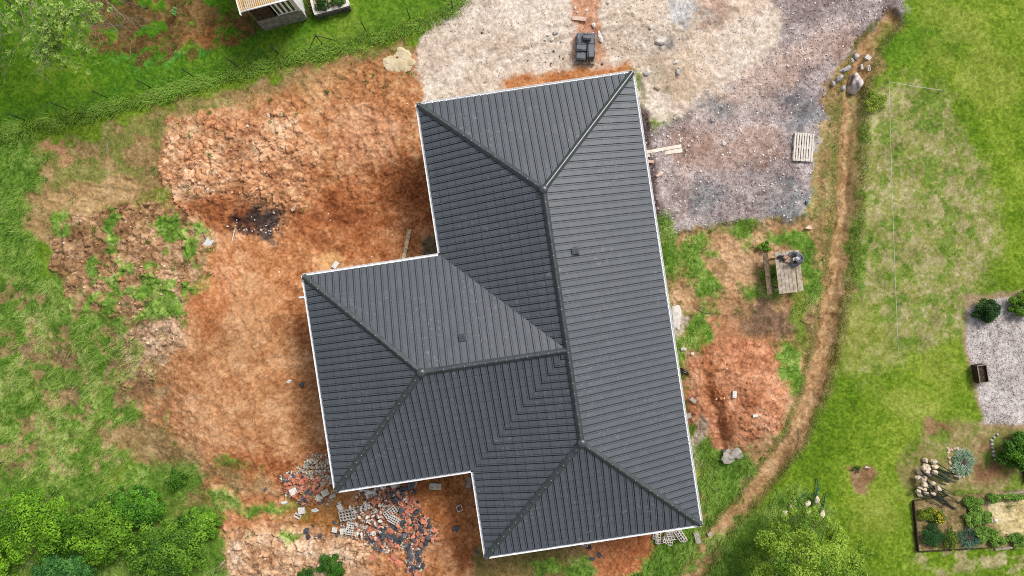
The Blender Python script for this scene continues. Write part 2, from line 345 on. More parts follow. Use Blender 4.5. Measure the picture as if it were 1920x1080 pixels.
# pale trampled sand and rubble, top
paint([(778, 70), (830, 20), (905, -60), (1500, -90), (1560, 40), (1440, 190), (1300, 230), (1210, 220), (1190, 130), (940, 175), (800, 200), (785, 130)], SAND, 10, .8, g=0, pb=.25, cl=.15, z=4)
paint([(1130, 20), (1300, -20), (1420, 20), (1340, 110), (1230, 160), (1160, 90)], [(196, 168, 144), (220, 198, 174), (236, 218, 198)], 30, 1, op=.5, cl=.25)
paint([(940, 150), (1060, 128), (1185, 118), (1185, 140), (940, 178)], [(176, 108, 62), (200, 134, 86), (218, 160, 112)], 8, .4, pb=.1)
paint([(1060, -40), (1125, -40), (1120, 70), (1140, 115), (1068, 110), (1075, 60)], [(176, 112, 78), (202, 140, 104), (222, 172, 138)], 8, .6, op=.85)
paint((1345, 15, 30, 30, 0), [(158, 122, 106), (184, 150, 134), (204, 176, 160)], 18, 1, op=.8)
paint((1280, 18, 30, 22, 0), [(170, 166, 160), (204, 200, 196), (232, 230, 226)], 10, 1)
paint((1240, 80, 18, 12, 0), [(110, 106, 100), (140, 134, 126), (160, 154, 148)], 6, 1)
paint((1248, 150, 45, 30, 40), [(160, 146, 124), (186, 170, 146), (206, 190, 168)], 14, 1, op=.8)
paint((1290, 155, 40, 40, 0), [(196, 160, 124), (212, 180, 144), (226, 198, 166)], 18, 1, op=.4)
# purple crushed-stone yard
paint([(1225, 330), (1215, 250), (1300, 205), (1400, 150), (1450, 100), (1470, 40), (1440, -60), (1730, -60), (1695, 20), (1640, 70), (1570, 150), (1545, 230), (1530, 330), (1516, 405), (1380, 420), (1236, 440)], GRAV, 12, .7, g=0, pb=1, cl=0, z=2)
paint([(1300, 190), (1440, 110), (1560, 40), (1560, 90), (1440, 190), (1330, 250)], [(178, 150, 134), (204, 178, 162), (226, 204, 190)], 26, 1, op=.75)
paint([(1198, 195), (1222, 215), (1232, 330), (1244, 438), (1222, 430), (1205, 300)], [(70, 56, 58), (112, 94, 96), (160, 142, 144)], 7, .4, pb=1, z=2)
paint([(1440, -60), (1600, -60), (1540, 30), (1460, 40)], [(120, 104, 104), (142, 126, 124), (164, 148, 146)], 20, 1, op=.7)
for q, o in (((1345, 200, 36, 30), .9), ((1512, 218, 32, 42), .95), ((1325, 375, 38, 34), .9), ((1475, 378, 40, 34), .95), ((1405, 200, 20, 14), .4)):
    paint((*q, 10), GREY, 17, 1.3, op=o * .85, pb=.8)
for q in ((1580, 70, 16, 30), (1605, 85, 18, 14), (1285, 380, 8, 18), (1350, 290, 50, 36), (1420, 270, 50, 40), (1290, 280, 30, 50), (1625, 60, 8, 10), (1575, 108, 8, 10), (1490, 150, 12, 10)):
    paint((*q, 10), [(160, 118, 92), (192, 148, 118), (212, 172, 144)], 14, 1, op=.38, pb=.7)
# planted strip between yard and house
paint([(1236, 440), (1516, 405), (1550, 420), (1560, 560), (1530, 700), (1430, 880), (1330, 1000), (1310, 980), (1300, 780)], TAN, 8, .7, g=.25, ghh=.08, z=0)
paint([(1236, 440), (1516, 405), (1550, 420), (1560, 560), (1530, 700), (1430, 880), (1340, 900), (1300, 780)], [(150, 112, 76), (186, 146, 106), (214, 178, 140)], 8, .7, g=.05, thr=.42, nsc=50)
paint([(1270, 600), (1400, 585), (1500, 560), (1490, 650), (1340, 660)], [(140, 92, 62), (170, 116, 82), (196, 146, 110)], 16, 1, op=.7)
paint((1375, 480, 24, 55, -12), [(186, 144, 104), (206, 166, 126), (222, 188, 152)], 8, .8, g=0)
paint((1395, 535, 50, 20, -8), [(186, 144, 104), (204, 162, 122), (220, 184, 146)], 8, .8, g=0)
paint((1445, 598, 66, 30, 0), [(96, 74, 54), (128, 100, 78), (160, 130, 104)], 12, 1, g=.15)
paint((1255, 465, 22, 62, -8), TALL, 8, .7, g=1, ghh=.2)
for q in ((1310, 455, 22, 16), (1300, 490, 22, 40), (1390, 428, 34, 9), (1330, 535, 24, 26), (1398, 445, 10, 22), (1310, 620, 30, 42), (1275, 650, 14, 28), (1325, 600, 12, 36), (1480, 690, 32, 56), (1415, 545, 28, 14), (1476, 440, 36, 14), (1450, 520, 22, 30), (1516, 520, 18, 56), (1500, 455, 22, 20), (1298, 745, 12, 30), (1450, 800, 12, 18), (1340, 470, 8, 8), (1318, 850, 24, 24)):
    paint((*q, -8), TALL, 7, .8, g=1, ghh=.16)
paint((1500, 590, 14, 60, -6), [(100, 120, 40), (128, 146, 58), (160, 170, 90)], 8, .8, g=1, ghh=.15)
paint((1378, 738, 98, 104, 0), [(156, 98, 66), (198, 138, 102), (226, 176, 142)], 9, .8, g=0, cl=.5)
paint((1345, 740, 14, 90, -14), REDE, 10, .6, op=.7)
paint((1268, 594, 14, 26, 0), [(176, 160, 140), (204, 190, 172), (222, 212, 198)], 6, .8, g=0)
paint((1306, 830, 12, 36, 0), [(170, 152, 130), (196, 180, 160), (214, 200, 184)], 6, .8, g=0)
# rough grass lower right, the bank, the trodden path
paint([(1300, 840), (1400, 850), (1430, 890), (1340, 990), (1250, 1110), (1120, 1130), (1180, 1075), (1230, 1030), (1240, 1000), (1318, 985)], TALL, 9, .9, g=1, ghh=.24, z=0)
paint([(1400, 960), (1500, 900), (1560, 960), (1500, 1130), (1270, 1150), (1310, 1060)], TALL, 12, 1, g=1, ghh=.3, z=1)
paint([(1560, 120), (1650, 60), (1660, 60), (1630, 200), (1620, 400), (1600, 560), (1570, 700), (1500, 840), (1400, 950), (1340, 990), (1450, 830), (1500, 740), (1540, 560), (1525, 405), (1540, 230)], [(132, 112, 68), (166, 138, 92), (194, 166, 120)], 8, .9, g=.4, ghh=.1, z=0)
paint([(1545, 220), (1570, 200), (1572, 330), (1555, 480), (1530, 420)], [(100, 112, 50), (136, 138, 76), (172, 164, 108)], 8, .9, op=.8, g=.8, ghh=.12, thr=.48, nsc=18)
dP = line_dist(PATH, QX + WX * .45, QY + WY * .45)
def band(w0, w1, cols, g_, z_, op=1.0, lo=-1):
    m = (1 - sst(w0, w1, dP)) * op * near * (sst(lo, lo + 6, dP) if lo > 0 else 1)
    cc = ramp3((N_a * .5 + N_b * .35 + N_f * .3 - .575) * 2.2 + .5, *[lin(q) / 1.35 for q in cols]); M = m[..., None]
    col[:] = col * (1 - M) + cc * M; gd[:] = gd * (1 - m) + g_ * m
    if z_ is not None: zone[:] = np.where(m > .5, z_, zone)
band(11, 22, PTH, 0, 3)
band(20, 25, [(92, 64, 38), (126, 90, 56), (150, 112, 74)], 0, None, .4, 13)
paint([(1230, 1120), (1290, 1010), (1350, 960), (1420, 900), (1440, 960), (1350, 1060), (1300, 1130)], TALL, 14, 1, g=1, ghh=.2, thr=.53, nsc=18, op=.85)
# worn right-hand lawn
W1 = [(1615, 190), (1640, 165), (1760, 172), (1785, 250), (1850, 320), (1880, 420), (1830, 560), (1800, 620), (1690, 660), (1620, 700), (1575, 690), (1600, 520), (1610, 350)]
paint(W1, [(112, 126, 52), (146, 150, 80), (182, 176, 116)], 34, 1.3, g=.6, ghh=.07, z=1)
paint(W1, STRAW, 30, 1.3, g=.3, ghh=.06, thr=.51, nsc=9, op=.8)
paint(W1, [(76, 114, 28), (112, 142, 48), (146, 164, 76)], 8, 1, g=1, ghh=.1, thr=.56, nsc=20, op=.8)
paint((1610, 480, 16, 60, 0), [(72, 110, 28), (108, 140, 46), (150, 168, 84)], 9, 1, g=1, ghh=.16)
paint([(1560, 640), (1600, 560), (1680, 620), (1680, 680), (1570, 700)], [(116, 132, 40), (146, 154, 66), (172, 170, 96)], 18, 1, op=.6)
paint([(1640, 60), (1800, 0), (1800, 60), (1680, 140)], [(76, 116, 24), (104, 142, 38), (140, 164, 60)], 24, 1, op=.6)
for q in ((1790, 40, 60, 30), (1860, 150, 60, 60), (1760, 110, 30, 20), (1700, 760, 60, 26), (1760, 690, 40, 30), (1640, 960, 40, 50)):
    paint((*q, 20), [(128, 142, 46), (156, 164, 72), (180, 180, 100)], 20, 1, op=.5, g=.9)
paint([(1700, 830), (1760, 790), (1950, 780), (1960, 920), (1720, 960), (1690, 900)], [(116, 118, 58), (148, 138, 84), (182, 166, 122)], 14, 1, g=.5, ghh=.06, z=1)
paint([(1700, 830), (1760, 790), (1950, 780), (1960, 920), (1720, 960)], [(84, 112, 32), (112, 136, 48), (146, 156, 76)], 8, 1, g=1, thr=.55, nsc=30)
for q in ((1762, 808, 22, 12), (1840, 832, 14, 16), (1612, 890, 26, 20), (1850, 885, 40, 20), (1610, 905, 16, 10)):
    paint((*q, 10), [(116, 84, 58), (146, 112, 80), (170, 140, 104)], 8, 1, g=.1)
paint([(1695, 1040), (1930, 1020), (1930, 1070), (1760, 1078)], STRAW, 12, 1, g=.5, thr=.55, nsc=24)
# kitchen-garden soil, pale sand square
paint([(1711, 938), (1800, 928), (1960, 915), (1970, 1020), (1718, 1034)], [(112, 98, 62), (148, 128, 88), (184, 162, 120)], 4, .2, g=.35, ghh=.08, z=0)
paint([(1850, 942), (1990, 930), (1990, 1000), (1880, 1002), (1858, 980)], [(176, 156, 104), (212, 192, 140), (232, 216, 172)], 7, .5, g=.03, z=0)
# white gravel terrace
paint([(1810, 556), (1860, 552), (1990, 535), (1990, 812), (1842, 800), (1832, 745), (1806, 640)], [(146, 122, 92), (168, 146, 112), (190, 170, 138)], 5, .3, g=.15, z=1)
paint([(1814, 580), (1870, 560), (1990, 548), (1990, 800), (1846, 794), (1836, 740), (1812, 640)], [(156, 146, 142), (200, 190, 186), (226, 218, 214)], 3, .2, g=0, pb=2, z=5)

# fine relief: clods, cracks, ruts and small lumps
rel = np.zeros(X.shape); soil = np.clip(1 - gd, 0, 1) * near
f1, f2, cid = worley((QX + WX * .6) / 19, (QY + WY * .6) / 19, 3); crack = sst(0, .16, f2 - f1)
g1, g2, cid2 = worley((QX + WX * .3) / 6.5, (QY + WY * .3) / 6.5, 9)
zn = lambda k: (zone == k)
inz = zn(0) | zn(3) | zn(4)
rel += clod * inz * ((cid - .2) * .15 * crack + (1 - f1) * .085 + (cid2 - .4) * .045 * sst(0, .2, g2 - g1))
N_p = fbm(QX / 2.6, QY / 2.6, 9, 2, .6)
srel = np.where(zone == 3, .45, np.where(zone == 4, .5, 1.0)) * (1 - .5 * np.exp(-(((QX - 440) / 120) ** 2 + ((QY - 680) / 180) ** 2)))
rel += soil * inz * srel * ((np.abs(fbm(QX / 26, QY / 26, 2, 5, .62) - .5) * -.30) + (N_f - .5) * .045 + (N_p - .5) * .04)
rel += soil * zn(2) * ((N_b - .5) * .06 + (N_f - .5) * .03)
rel += gd * near * ((N_f - .5) * .05 + (N_b - .5) * .06)
RUTS = [[(560, 150), (610, 230), (600, 330), (560, 420)], [(584, 140), (636, 226), (626, 334), (586, 430)], [(700, 130), (690, 220), (740, 330)], [(722, 128), (712, 218), (762, 322)], [(120, 330), (250, 345), (320, 300)], [(118, 345), (252, 360), (330, 316)], [(420, 520), (470, 640), (440, 780), (470, 880)], [(444, 512), (496, 640), (466, 778), (496, 876)], [(1210, 240), (1300, 180), (1420, 120), (1560, 20)], [(1226, 262), (1316, 204), (1436, 142), (1580, 40)], [(1340, 420), (1372, 340), (1440, 220), (1600, 60)], [(860, 180), (900, 110), (1000, 60), (1180, 30)], [(880, 196), (918, 128), (1010, 82), (1186, 52)], [(1594, 200), (1584, 400), (1566, 520), (1540, 640), (1500, 780)], [(430, 1000), (600, 980), (760, 1060)]]
for q in RUTS:
    dr = line_dist(q, QX + WX * .35, QY + WY * .35); rel += soil * (-.045 * np.exp(-(dr / 4.5) ** 2) * (.4 + .6 * N_b) + .02 * np.exp(-((dr - 9) / 4) ** 2))
hd_ = sdf(HOUSE, PX, PY); rel *= sst(-20, 5, hd_)
Hh = Hh + np.where(near, rel, 0)
# colour differences between lumps of clay (tone varies from lump to lump, cracks between them darker)
tint = 1 + clod * inz * ((cid - .5) * .35 + (cid2 - .5) * .2) + soil * ((N_f - .5) * .45 + (N_p - .5) * .35) + gd * ((N_p - .5) * .3 + (N_f - .5) * .25)
tint *= 1 - .28 * clod * inz * (1 - crack)
col *= tint[..., None]; col = np.clip(col, .004, .85)
ground_mat = attr_mat('soil_and_turf', .95, .1, 20, .26, .6, 45)
nx, ny = X.shape; V = np.stack([X, Y, Hh], -1).reshape(-1, 3); cv = col.reshape(-1, 3); idx = np.arange(nx * ny).reshape(nx, ny)
F = np.stack([idx[:-1, :-1], idx[1:, :-1], idx[1:, 1:], idx[:-1, 1:]], -1); zf = zone[:-1, :-1]
for k, nm in ((0, 'ground'), (1, 'lawn'), (2, 'gravel_yard'), (3, 'path'), (4, 'sand'), (5, 'gravel_terrace')):
    f = F[zf == k]; u, inv = np.unique(f.ravel(), return_inverse=True)
    o = np_mesh(nm, V[u], inv.reshape(-1, 4), ground_mat, col=cv[u], smooth=True); tag(o, kind='structure')
def samp(arr, x, y):
    fx = np.clip((np.asarray(x) - gx[ex_]) / ST, 0, NX - 2); fy = np.clip((np.asarray(y) - gy[ey_]) / ST, 0, NY - 2)
    i = fx.astype(int); j = fy.astype(int); u = fx - i; v = fy - j; i = i + ex_; j = j + ey_
    if arr.ndim == 3: u = u[..., None]; v = v[..., None]
    return (arr[i, j] * (1 - u) + arr[i + 1, j] * u) * (1 - v) + (arr[i, j + 1] * (1 - u) + arr[i + 1, j + 1] * u) * v
def G(px, py, dz=0.0):
    z = 0.0
    for _ in range(4):
        p = WP(px, py, z); z = float(samp(Hh, p[0], p[1]))
    p = WP(px, py, z); return Vector((p[0], p[1], z + dz))
# ------------------------------------------------------------------ scattered ground cover (uncountable)
def in_frame(x, y, m=1.0): return (np.abs(x) < 21.8 + m) & (np.abs(y) < 12.3 + m)
def rock_variants(n=6, sub=1, seed=3, flat=.7):
    out = []; r = np.random.default_rng(seed)
    for i in range(n):
        bm = bmesh.new(); bmesh.ops.create_icosphere(bm, subdivisions=sub, radius=1)
        v = np.array([q.co[:] for q in bm.verts]); f = np.array([[q.index for q in p.verts] for p in bm.faces]); bm.free()
        v = v * (1 + r.uniform(-.28, .28, (len(v), 1))) * np.array([1, r.uniform(.6, 1), flat * r.uniform(.6, 1)]); out.append((v, f))
    return out
def scatter(name, variants, P, S, cols, m, label, cat, tilt=.5, smooth=False):
    n = len(P); vi = rng.integers(0, len(variants), n); Vs, Fs, Cs = [], [], []; off = 0
    az = rng.uniform(0, 2 * np.pi, n); tl = rng.normal(0, tilt, n)
    for k, (bv, bf) in enumerate(variants):
        s = vi == k; m_ = s.sum()
        if not m_: continue
        a = az[s][:, None]; t = tl[s][:, None]; x, y, z = (bv[None] * S[s][:, None, None]).transpose(2, 0, 1)
        y, z = y * np.cos(t) - z * np.sin(t), y * np.sin(t) + z * np.cos(t); x, y = x * np.cos(a) - y * np.sin(a), x * np.sin(a) + y * np.cos(a)
        v = np.stack([x, y, z], -1) + P[s][:, None]; Vs.append(v.reshape(-1, 3)); Cs.append(np.repeat(cols[s], len(bv), 0))
        Fs.append((bf[None] + (np.arange(m_) * len(bv))[:, None, None]).reshape(-1, bf.shape[1]) + off); off += m_ * len(bv)
    o = np_mesh(name, np.concatenate(Vs), np.concatenate(Fs), m, col=np.concatenate(Cs), smooth=smooth)
    return tag(o, label, cat, kind='stuff')
def field(n, dens, ext=(22.6, 13.2)):
    x = rng.uniform(-ext[0], ext[0], n); y = rng.uniform(-ext[1], ext[1], n); d = samp(dens, x, y); k = rng.random(n) < d
    return x[k], y[k]
HD = hd_ > -6
stone_mat = attr_mat('loose_stone', .9, .2, 30, .15, 0)
rv = rock_variants(); rv2 = rock_variants(6, 2, 8, .75)
# crushed stone of the yard
x, y = field(260000, np.where(zone == 2, np.clip(peb, 0, 1), np.where(zone == 4, peb * .6, 0)) * HD)
n = len(x); z = samp(Hh, x, y); s = .008 + .026 * rng.random(n) ** 2.5; big = rng.random(n) < .035; s = np.where(big, rng.uniform(.028, .055, n), s)
base = samp(col, x, y); pick = rng.random(n)[:, None]
c = np.where(pick < .62, base * rng.uniform(.6, 1.2, (n, 1)), np.where(pick < .93, lin((222, 208, 206)) / 1.35 * rng.uniform(.7, 1, (n, 1)), np.where(pick < .98, lin((118, 104, 108)) / 1.35, lin((206, 170, 158)) / 1.35)))
c[big & (rng.random(n) < .75)] = lin((232, 222, 218)) / 1.35
scatter('yard_gravel', rv, np.stack([x, y, z + s * .2], -1), s, c, stone_mat, 'loose crushed purple and white stone covering the yard beside the house', 'gravel')
# white gravel terrace
x, y = field(330000, (zone == 5) * .9)
n = len(x); z = samp(Hh, x, y); s = rng.uniform(.01, .028, n); c = samp(col, x, y) * rng.uniform(.35, 1.3, (n, 1))
scatter('terrace_gravel', rv, np.stack([x, y, z + s * .2], -1), s, c, stone_mat, 'fine pale gravel spread over the garden terrace', 'gravel')
# clay clods on the bare soil
x, y = field(60000, np.where((zone == 0) | (zone == 3) | (zone == 4), np.clip(clod, 0, 1) * .5 + .05 * (gd < .3), 0) * HD * (gd < .5))
n = len(x); z = samp(Hh, x, y); s = .008 + .055 * rng.random(n) ** 3.2 * (.35 + samp(clod, x, y)); c = samp(col, x, y) * rng.uniform(.85, 1.35, (n, 1))
c[rng.random(n) < .05] = lin((240, 222, 200)) / 1.35
scatter('clay_clods', rv2, np.stack([x, y, z + s * .25], -1), s, np.clip(c, 0, .8), stone_mat, 'crumbled clay clods and small stones lying over the bare orange earth', 'clods')

# grass blades: colour of each blade follows the turf it grows from
blade_mat = attr_mat('grass_blades', .65, .2, 40, 0, 0, trans=.42)
def blades(name, x, y, L, wd, c, label, lean=(.5, 1.1), bend=True, cat='grass', clump=0):
    n = len(x); z = samp(Hh, x, y) - .01; az = rng.uniform(0, 2 * np.pi, n)
    if clump: az = az * .45 + 2 * np.pi * 1.2 * fbm(x * 1.6 + 50, y * 1.6 + 50, 13, 2)
    th = rng.uniform(lean[0], lean[1], n)
    d = np.stack([np.cos(az), np.sin(az)], -1); p = np.stack([-np.sin(az), np.cos(az)], -1) * wd[:, None] * .5
    b = np.stack([x, y], -1); s1 = np.sin(th * .6) * L * .55; c1 = np.cos(th * .6) * L * .55; s2 = s1 + np.sin(th * 1.35) * L * .45; c2 = c1 + np.maximum(np.cos(th * 1.35), -.2) * L * .45
    V = np.zeros((n, 5, 3)); V[:, 0, :2] = b - p; V[:, 1, :2] = b + p; V[:, 2, :2] = b + d * s1[:, None] + p * .8; V[:, 3, :2] = b + d * s1[:, None] - p * .8; V[:, 4, :2] = b + d * s2[:, None]
    V[:, :2, 2] = z[:, None]; V[:, 2:4, 2] = (z + c1)[:, None]; V[:, 4, 2] = z + c2
    o5 = np.arange(n)[:, None] * 5; Q = np.array([[0, 1, 2, 3]]) + o5; T = np.array([[3, 2, 4]]) + o5
    if not bend:
        V = V[:, [0, 1, 4]]; o3 = np.arange(n)[:, None] * 3; o = np_mesh(name, V.reshape(-1, 3), np.array([[0, 1, 2]]) + o3, blade_mat, col=np.repeat(c, 3, 0))
    else: o = np_mesh(name, V.reshape(-1, 3), [Q, T], blade_mat, col=np.repeat(c, 5, 0))
    return tag(o, label, cat, kind='stuff')
def turf_cols(x, y, k=1.15, sp=.35):
    n = len(x); c = samp(col, x, y) * k * rng.uniform(1 - sp, 1 + sp, (n, 1)); q = rng.random(n)
    c[q < .1] = c[q < .1] * .6 + lin((190, 190, 110)) / 1.35 * .4; return c
short = gd * (gh < .095) * HD
x, y = field(430000, short * (zone == 1)); n = len(x)
blades('lawn_grass', x, y, rng.uniform(.03, .075, n), rng.uniform(.006, .012, n), turf_cols(x, y), 'short mown lawn grass, yellowish green, around the plot', (.5, 1.2), False)
x, y = field(200000, gd * HD * (zone != 1) * (gh < .095)); n = len(x)
gc = turf_cols(x, y); gc = gc * .35 + .65 * lin((104, 128, 46)) / 1.35 * rng.uniform(.6, 1.4, (n, 1))
blades('sparse_grass', x, y, rng.uniform(.03, .09, n), rng.uniform(.007, .013, n), gc, 'thin weedy grass tufts scattered over the bare soil', (.4, 1.2), False)
dens = np.clip((gh - .08) * 9, 0, 1) * gd * HD * (.35 + .9 * sst(.35, .6, N_a))
x, y = field(420000, np.clip(dens, 0, 1)); n = len(x); hh = samp(gh, x, y)
gc = turf_cols(x, y, 1.6, .5); gc = gc * .8 + .2 * lin((110, 160, 50)) / 1.35
blades('tall_grass', x, y, hh * rng.uniform(.6, 1.9, n), rng.uniform(.009, .02, n), gc, 'long unmown bent meadow grass around the building plot', (.35, 1.25), True, clump=1)
FB = [(-60, 262), (60, 238), (200, 205), (345, 165), (480, 127), (600, 96), (720, 66), (800, 42), (860, 10), (880, -40)]
def along(pl, n, wd):
    P = np.array(pl, float); L = np.hypot(*np.diff(P, axis=0).T); k = rng.choice(len(L), n, p=L / L.sum()); t = rng.random(n)
    q = P[k] * (1 - t[:, None]) + P[k + 1] * t[:, None]; d = (P[k + 1] - P[k]) / L[k][:, None]; o = rng.normal(0, wd, n)
    q = q + np.stack([-d[:, 1], d[:, 0]], -1) * o[:, None]; return (q[:, 0] - 960) / PPM, (540 - q[:, 1]) / PPM
x, y = along(FB, 13000, 8); n = len(x)
gc = lin((150, 188, 78)) * rng.uniform(.7, 1.3, (n, 1)); q = rng.random(n) < .2; gc[q] = lin((170, 190, 100)) / 1.35
blades('fence_line_grass', x, y, rng.uniform(.15, .42, n), rng.uniform(.012, .02, n), gc, 'strip of long bright grass left uncut along the foot of the wire fence', (.5, 1.05), True, clump=1)
q = rng.integers(0, 2, 14000) * 2 - 1; x, y = along(PATH[:-1], 14000, .01); g_x = rng.normal(26, 5, 14000) * q / PPM; x = x + g_x; n = len(x)
gc = lin((146, 168, 78)) / 1.0 * rng.uniform(.5, 1.3, (n, 1)); q = rng.random(n) < .35; gc[q] = lin((196, 180, 130)) / 1.3
blades('path_edge_grass', x, y, rng.uniform(.06, .2, n), rng.uniform(.008, .016, n), gc, 'ragged grass hanging over both edges of the trodden path', (.5, 1.1), True)
cx_, cy_ = field(3000, np.where((zone == 0) & (gd > .02) & (gd < .6), .5, np.where((zone == 0) & (clod > .6), .16, .0)) * HD); m_ = len(cx_); k = rng.integers(14, 60, m_); x = np.repeat(cx_, k); y = np.repeat(cy_, k); sp = np.repeat(rng.uniform(.03, .16, m_), k); n = len(x)
x = x + rng.normal(0, 1, n) * sp; y = y + rng.normal(0, 1, n) * sp; gc = np.repeat(np.where(rng.random((m_, 1)) < .75, lin((104, 146, 50)), lin((178, 170, 110))) / 1.1, k, 0) * rng.uniform(.6, 1.3, (n, 1))
blades('weed_tufts', x, y, rng.uniform(.05, .17, n), rng.uniform(.01, .018, n), gc, 'small weed tufts sprouting over the disturbed soil', (.4, 1.25), True)
# straw and dead stems
x, y = field(50000, np.clip((gd > .2) * (gd < .8), 0, 1) * HD * 1.0); n = len(x)
blades('dry_straw', x, y, rng.uniform(.05, .16, n), rng.uniform(.004, .008, n), lin((206, 188, 146)) / 1.35 * rng.uniform(.6, 1.1, (n, 1)), 'dry straw-coloured stems lying on the worn turf', (1.2, 1.5), False, 'straw')

# ------------------------------------------------------------------ leaves, shrubs, trees
leaf_mat = attr_mat('leaves', .5, .35, 40, 0, 0, trans=.42)
bark = mat('bark', C(120, 110, 98), C(78, 70, 60), .9, scale=14, bump=.6)
twig_mat = mat('grey_twigs', C(176, 166, 152), C(120, 110, 98), .9, scale=14)
def leaf_mesh(name, P, Nrm, size, cols, parent=None, ratio=.55, fold=.25, m=None):
    """one folded leaf (two quads) per point"""
    n = len(P); Nrm = Nrm / (np.linalg.norm(Nrm, axis=1, keepdims=True) + 1e-9); r = rng.normal(size=(n, 3)); a = np.cross(Nrm, r); a /= np.linalg.norm(a, axis=1, keepdims=True) + 1e-9; b = np.cross(Nrm, a)
    s = size[:, None]; w_ = s * ratio * .5
    v = np.stack([P - a * s * .5, P - a * s * .1 + b * w_ + Nrm * w_ * fold, P + a * s * .5 - Nrm * s * .1, P - a * s * .1 - b * w_ + Nrm * w_ * fold, P - Nrm * 0], 1)[:, :4]
    o4 = np.arange(n)[:, None] * 4; F = np.concatenate([np.array([[0, 1, 2]]) + o4, np.array([[0, 2, 3]]) + o4])
    return np_mesh(name, v.reshape(-1, 3), F, m or leaf_mat, parent, np.repeat(cols, 4, 0))
def crown_points(n, blobs, shell=.55, up=.0):
    """points in lumpy blobs (cx,cy,cz,rx,ry,rz), biased to the surface"""
    B = np.array(blobs, float); wgt = B[:, 3] * B[:, 4]; k = rng.choice(len(B), n, p=wgt / wgt.sum()); d = rng.normal(size=(n, 3)); d[:, 2] = np.abs(d[:, 2]) * (1 - up * 0) - .25 * rng.random(n); d /= np.linalg.norm(d, axis=1, keepdims=True)
    r = shell + (1 - shell) * rng.random(n) ** .5; r *= 1 + .12 * rng.normal(size=n); P = B[k, :3] + d * B[k, 3:] * r[:, None]
    return P, d * .7 + rng.normal(0, .38, (n, 3)) + np.array([0, 0, .9]), k
def shrub(px, py, r, h, label, cat, n, size, c1, c2, group=None, name='shrub', lobes=14, flowers=None, ry=None, spread=.86, z0=None):
    g = G(px, py) if z0 is None else Vector(WP(px, py, z0)); ry = ry or r
    t = empty(name, g, 0, label, cat, group); rr = random.Random(int(px * 7 + py)); B = []
    for i in range(lobes):
        a = i * 2.39996; q = math.sqrt((i + .3) / lobes) * spread; f = rr.uniform(.28, .42)
        B.append((math.cos(a) * q * r, math.sin(a) * q * ry, h * (1 - .5 * q * q) * rr.uniform(.35, .8), r * f * rr.uniform(.6, 1.1), ry * f * rr.uniform(.6, 1.1), h * rr.uniform(.2, .4)))
    P, Nn, k = crown_points(n, B, .6); P[:, 2] = np.maximum(P[:, 2], .02); mix = np.clip(rng.random(n) * .7 + (np.array([rr.random() for _ in B]))[k] * .5 - .1, 0, 1)[:, None]
    cc = (np.array(c1) * (1 - mix) + np.array(c2) * mix) * rng.uniform(.75, 1.25, (n, 1))
    leaf_mesh('foliage', P, Nn, rng.uniform(.7, 1.3, n) * size, cc, t)
    mb = MB()
    for i in range(7):
        a = i * .9; b = B[i % len(B)]; mb.tube([(0, 0, 0), (b[0] * .5, b[1] * .5, b[2] * .5), (b[0], b[1], b[2])], [.03 * min(1, r), .02 * min(1, r), .008], 5)
    mb.build('stem', bark, t)
    if flowers:
        fc, nf, fs = flowers; P2, N2, _ = crown_points(nf * 12, B, .97); P2 = P2[P2[:, 2] > h * .45][:nf]
        for p2 in P2: Q = np.repeat(p2[None], 14, 0) + rng.normal(0, fs, (14, 3)) + np.array([0, 0, .03]); leaf_mesh('flower', Q, np.tile([0, 0, 1.0], (len(Q), 1)) + rng.normal(0, .4, Q.shape), np.full(len(Q), fs * 1.3), np.tile(fc, (len(Q), 1)) * rng.uniform(.8, 1.1, (len(Q), 1)), t)
    return t
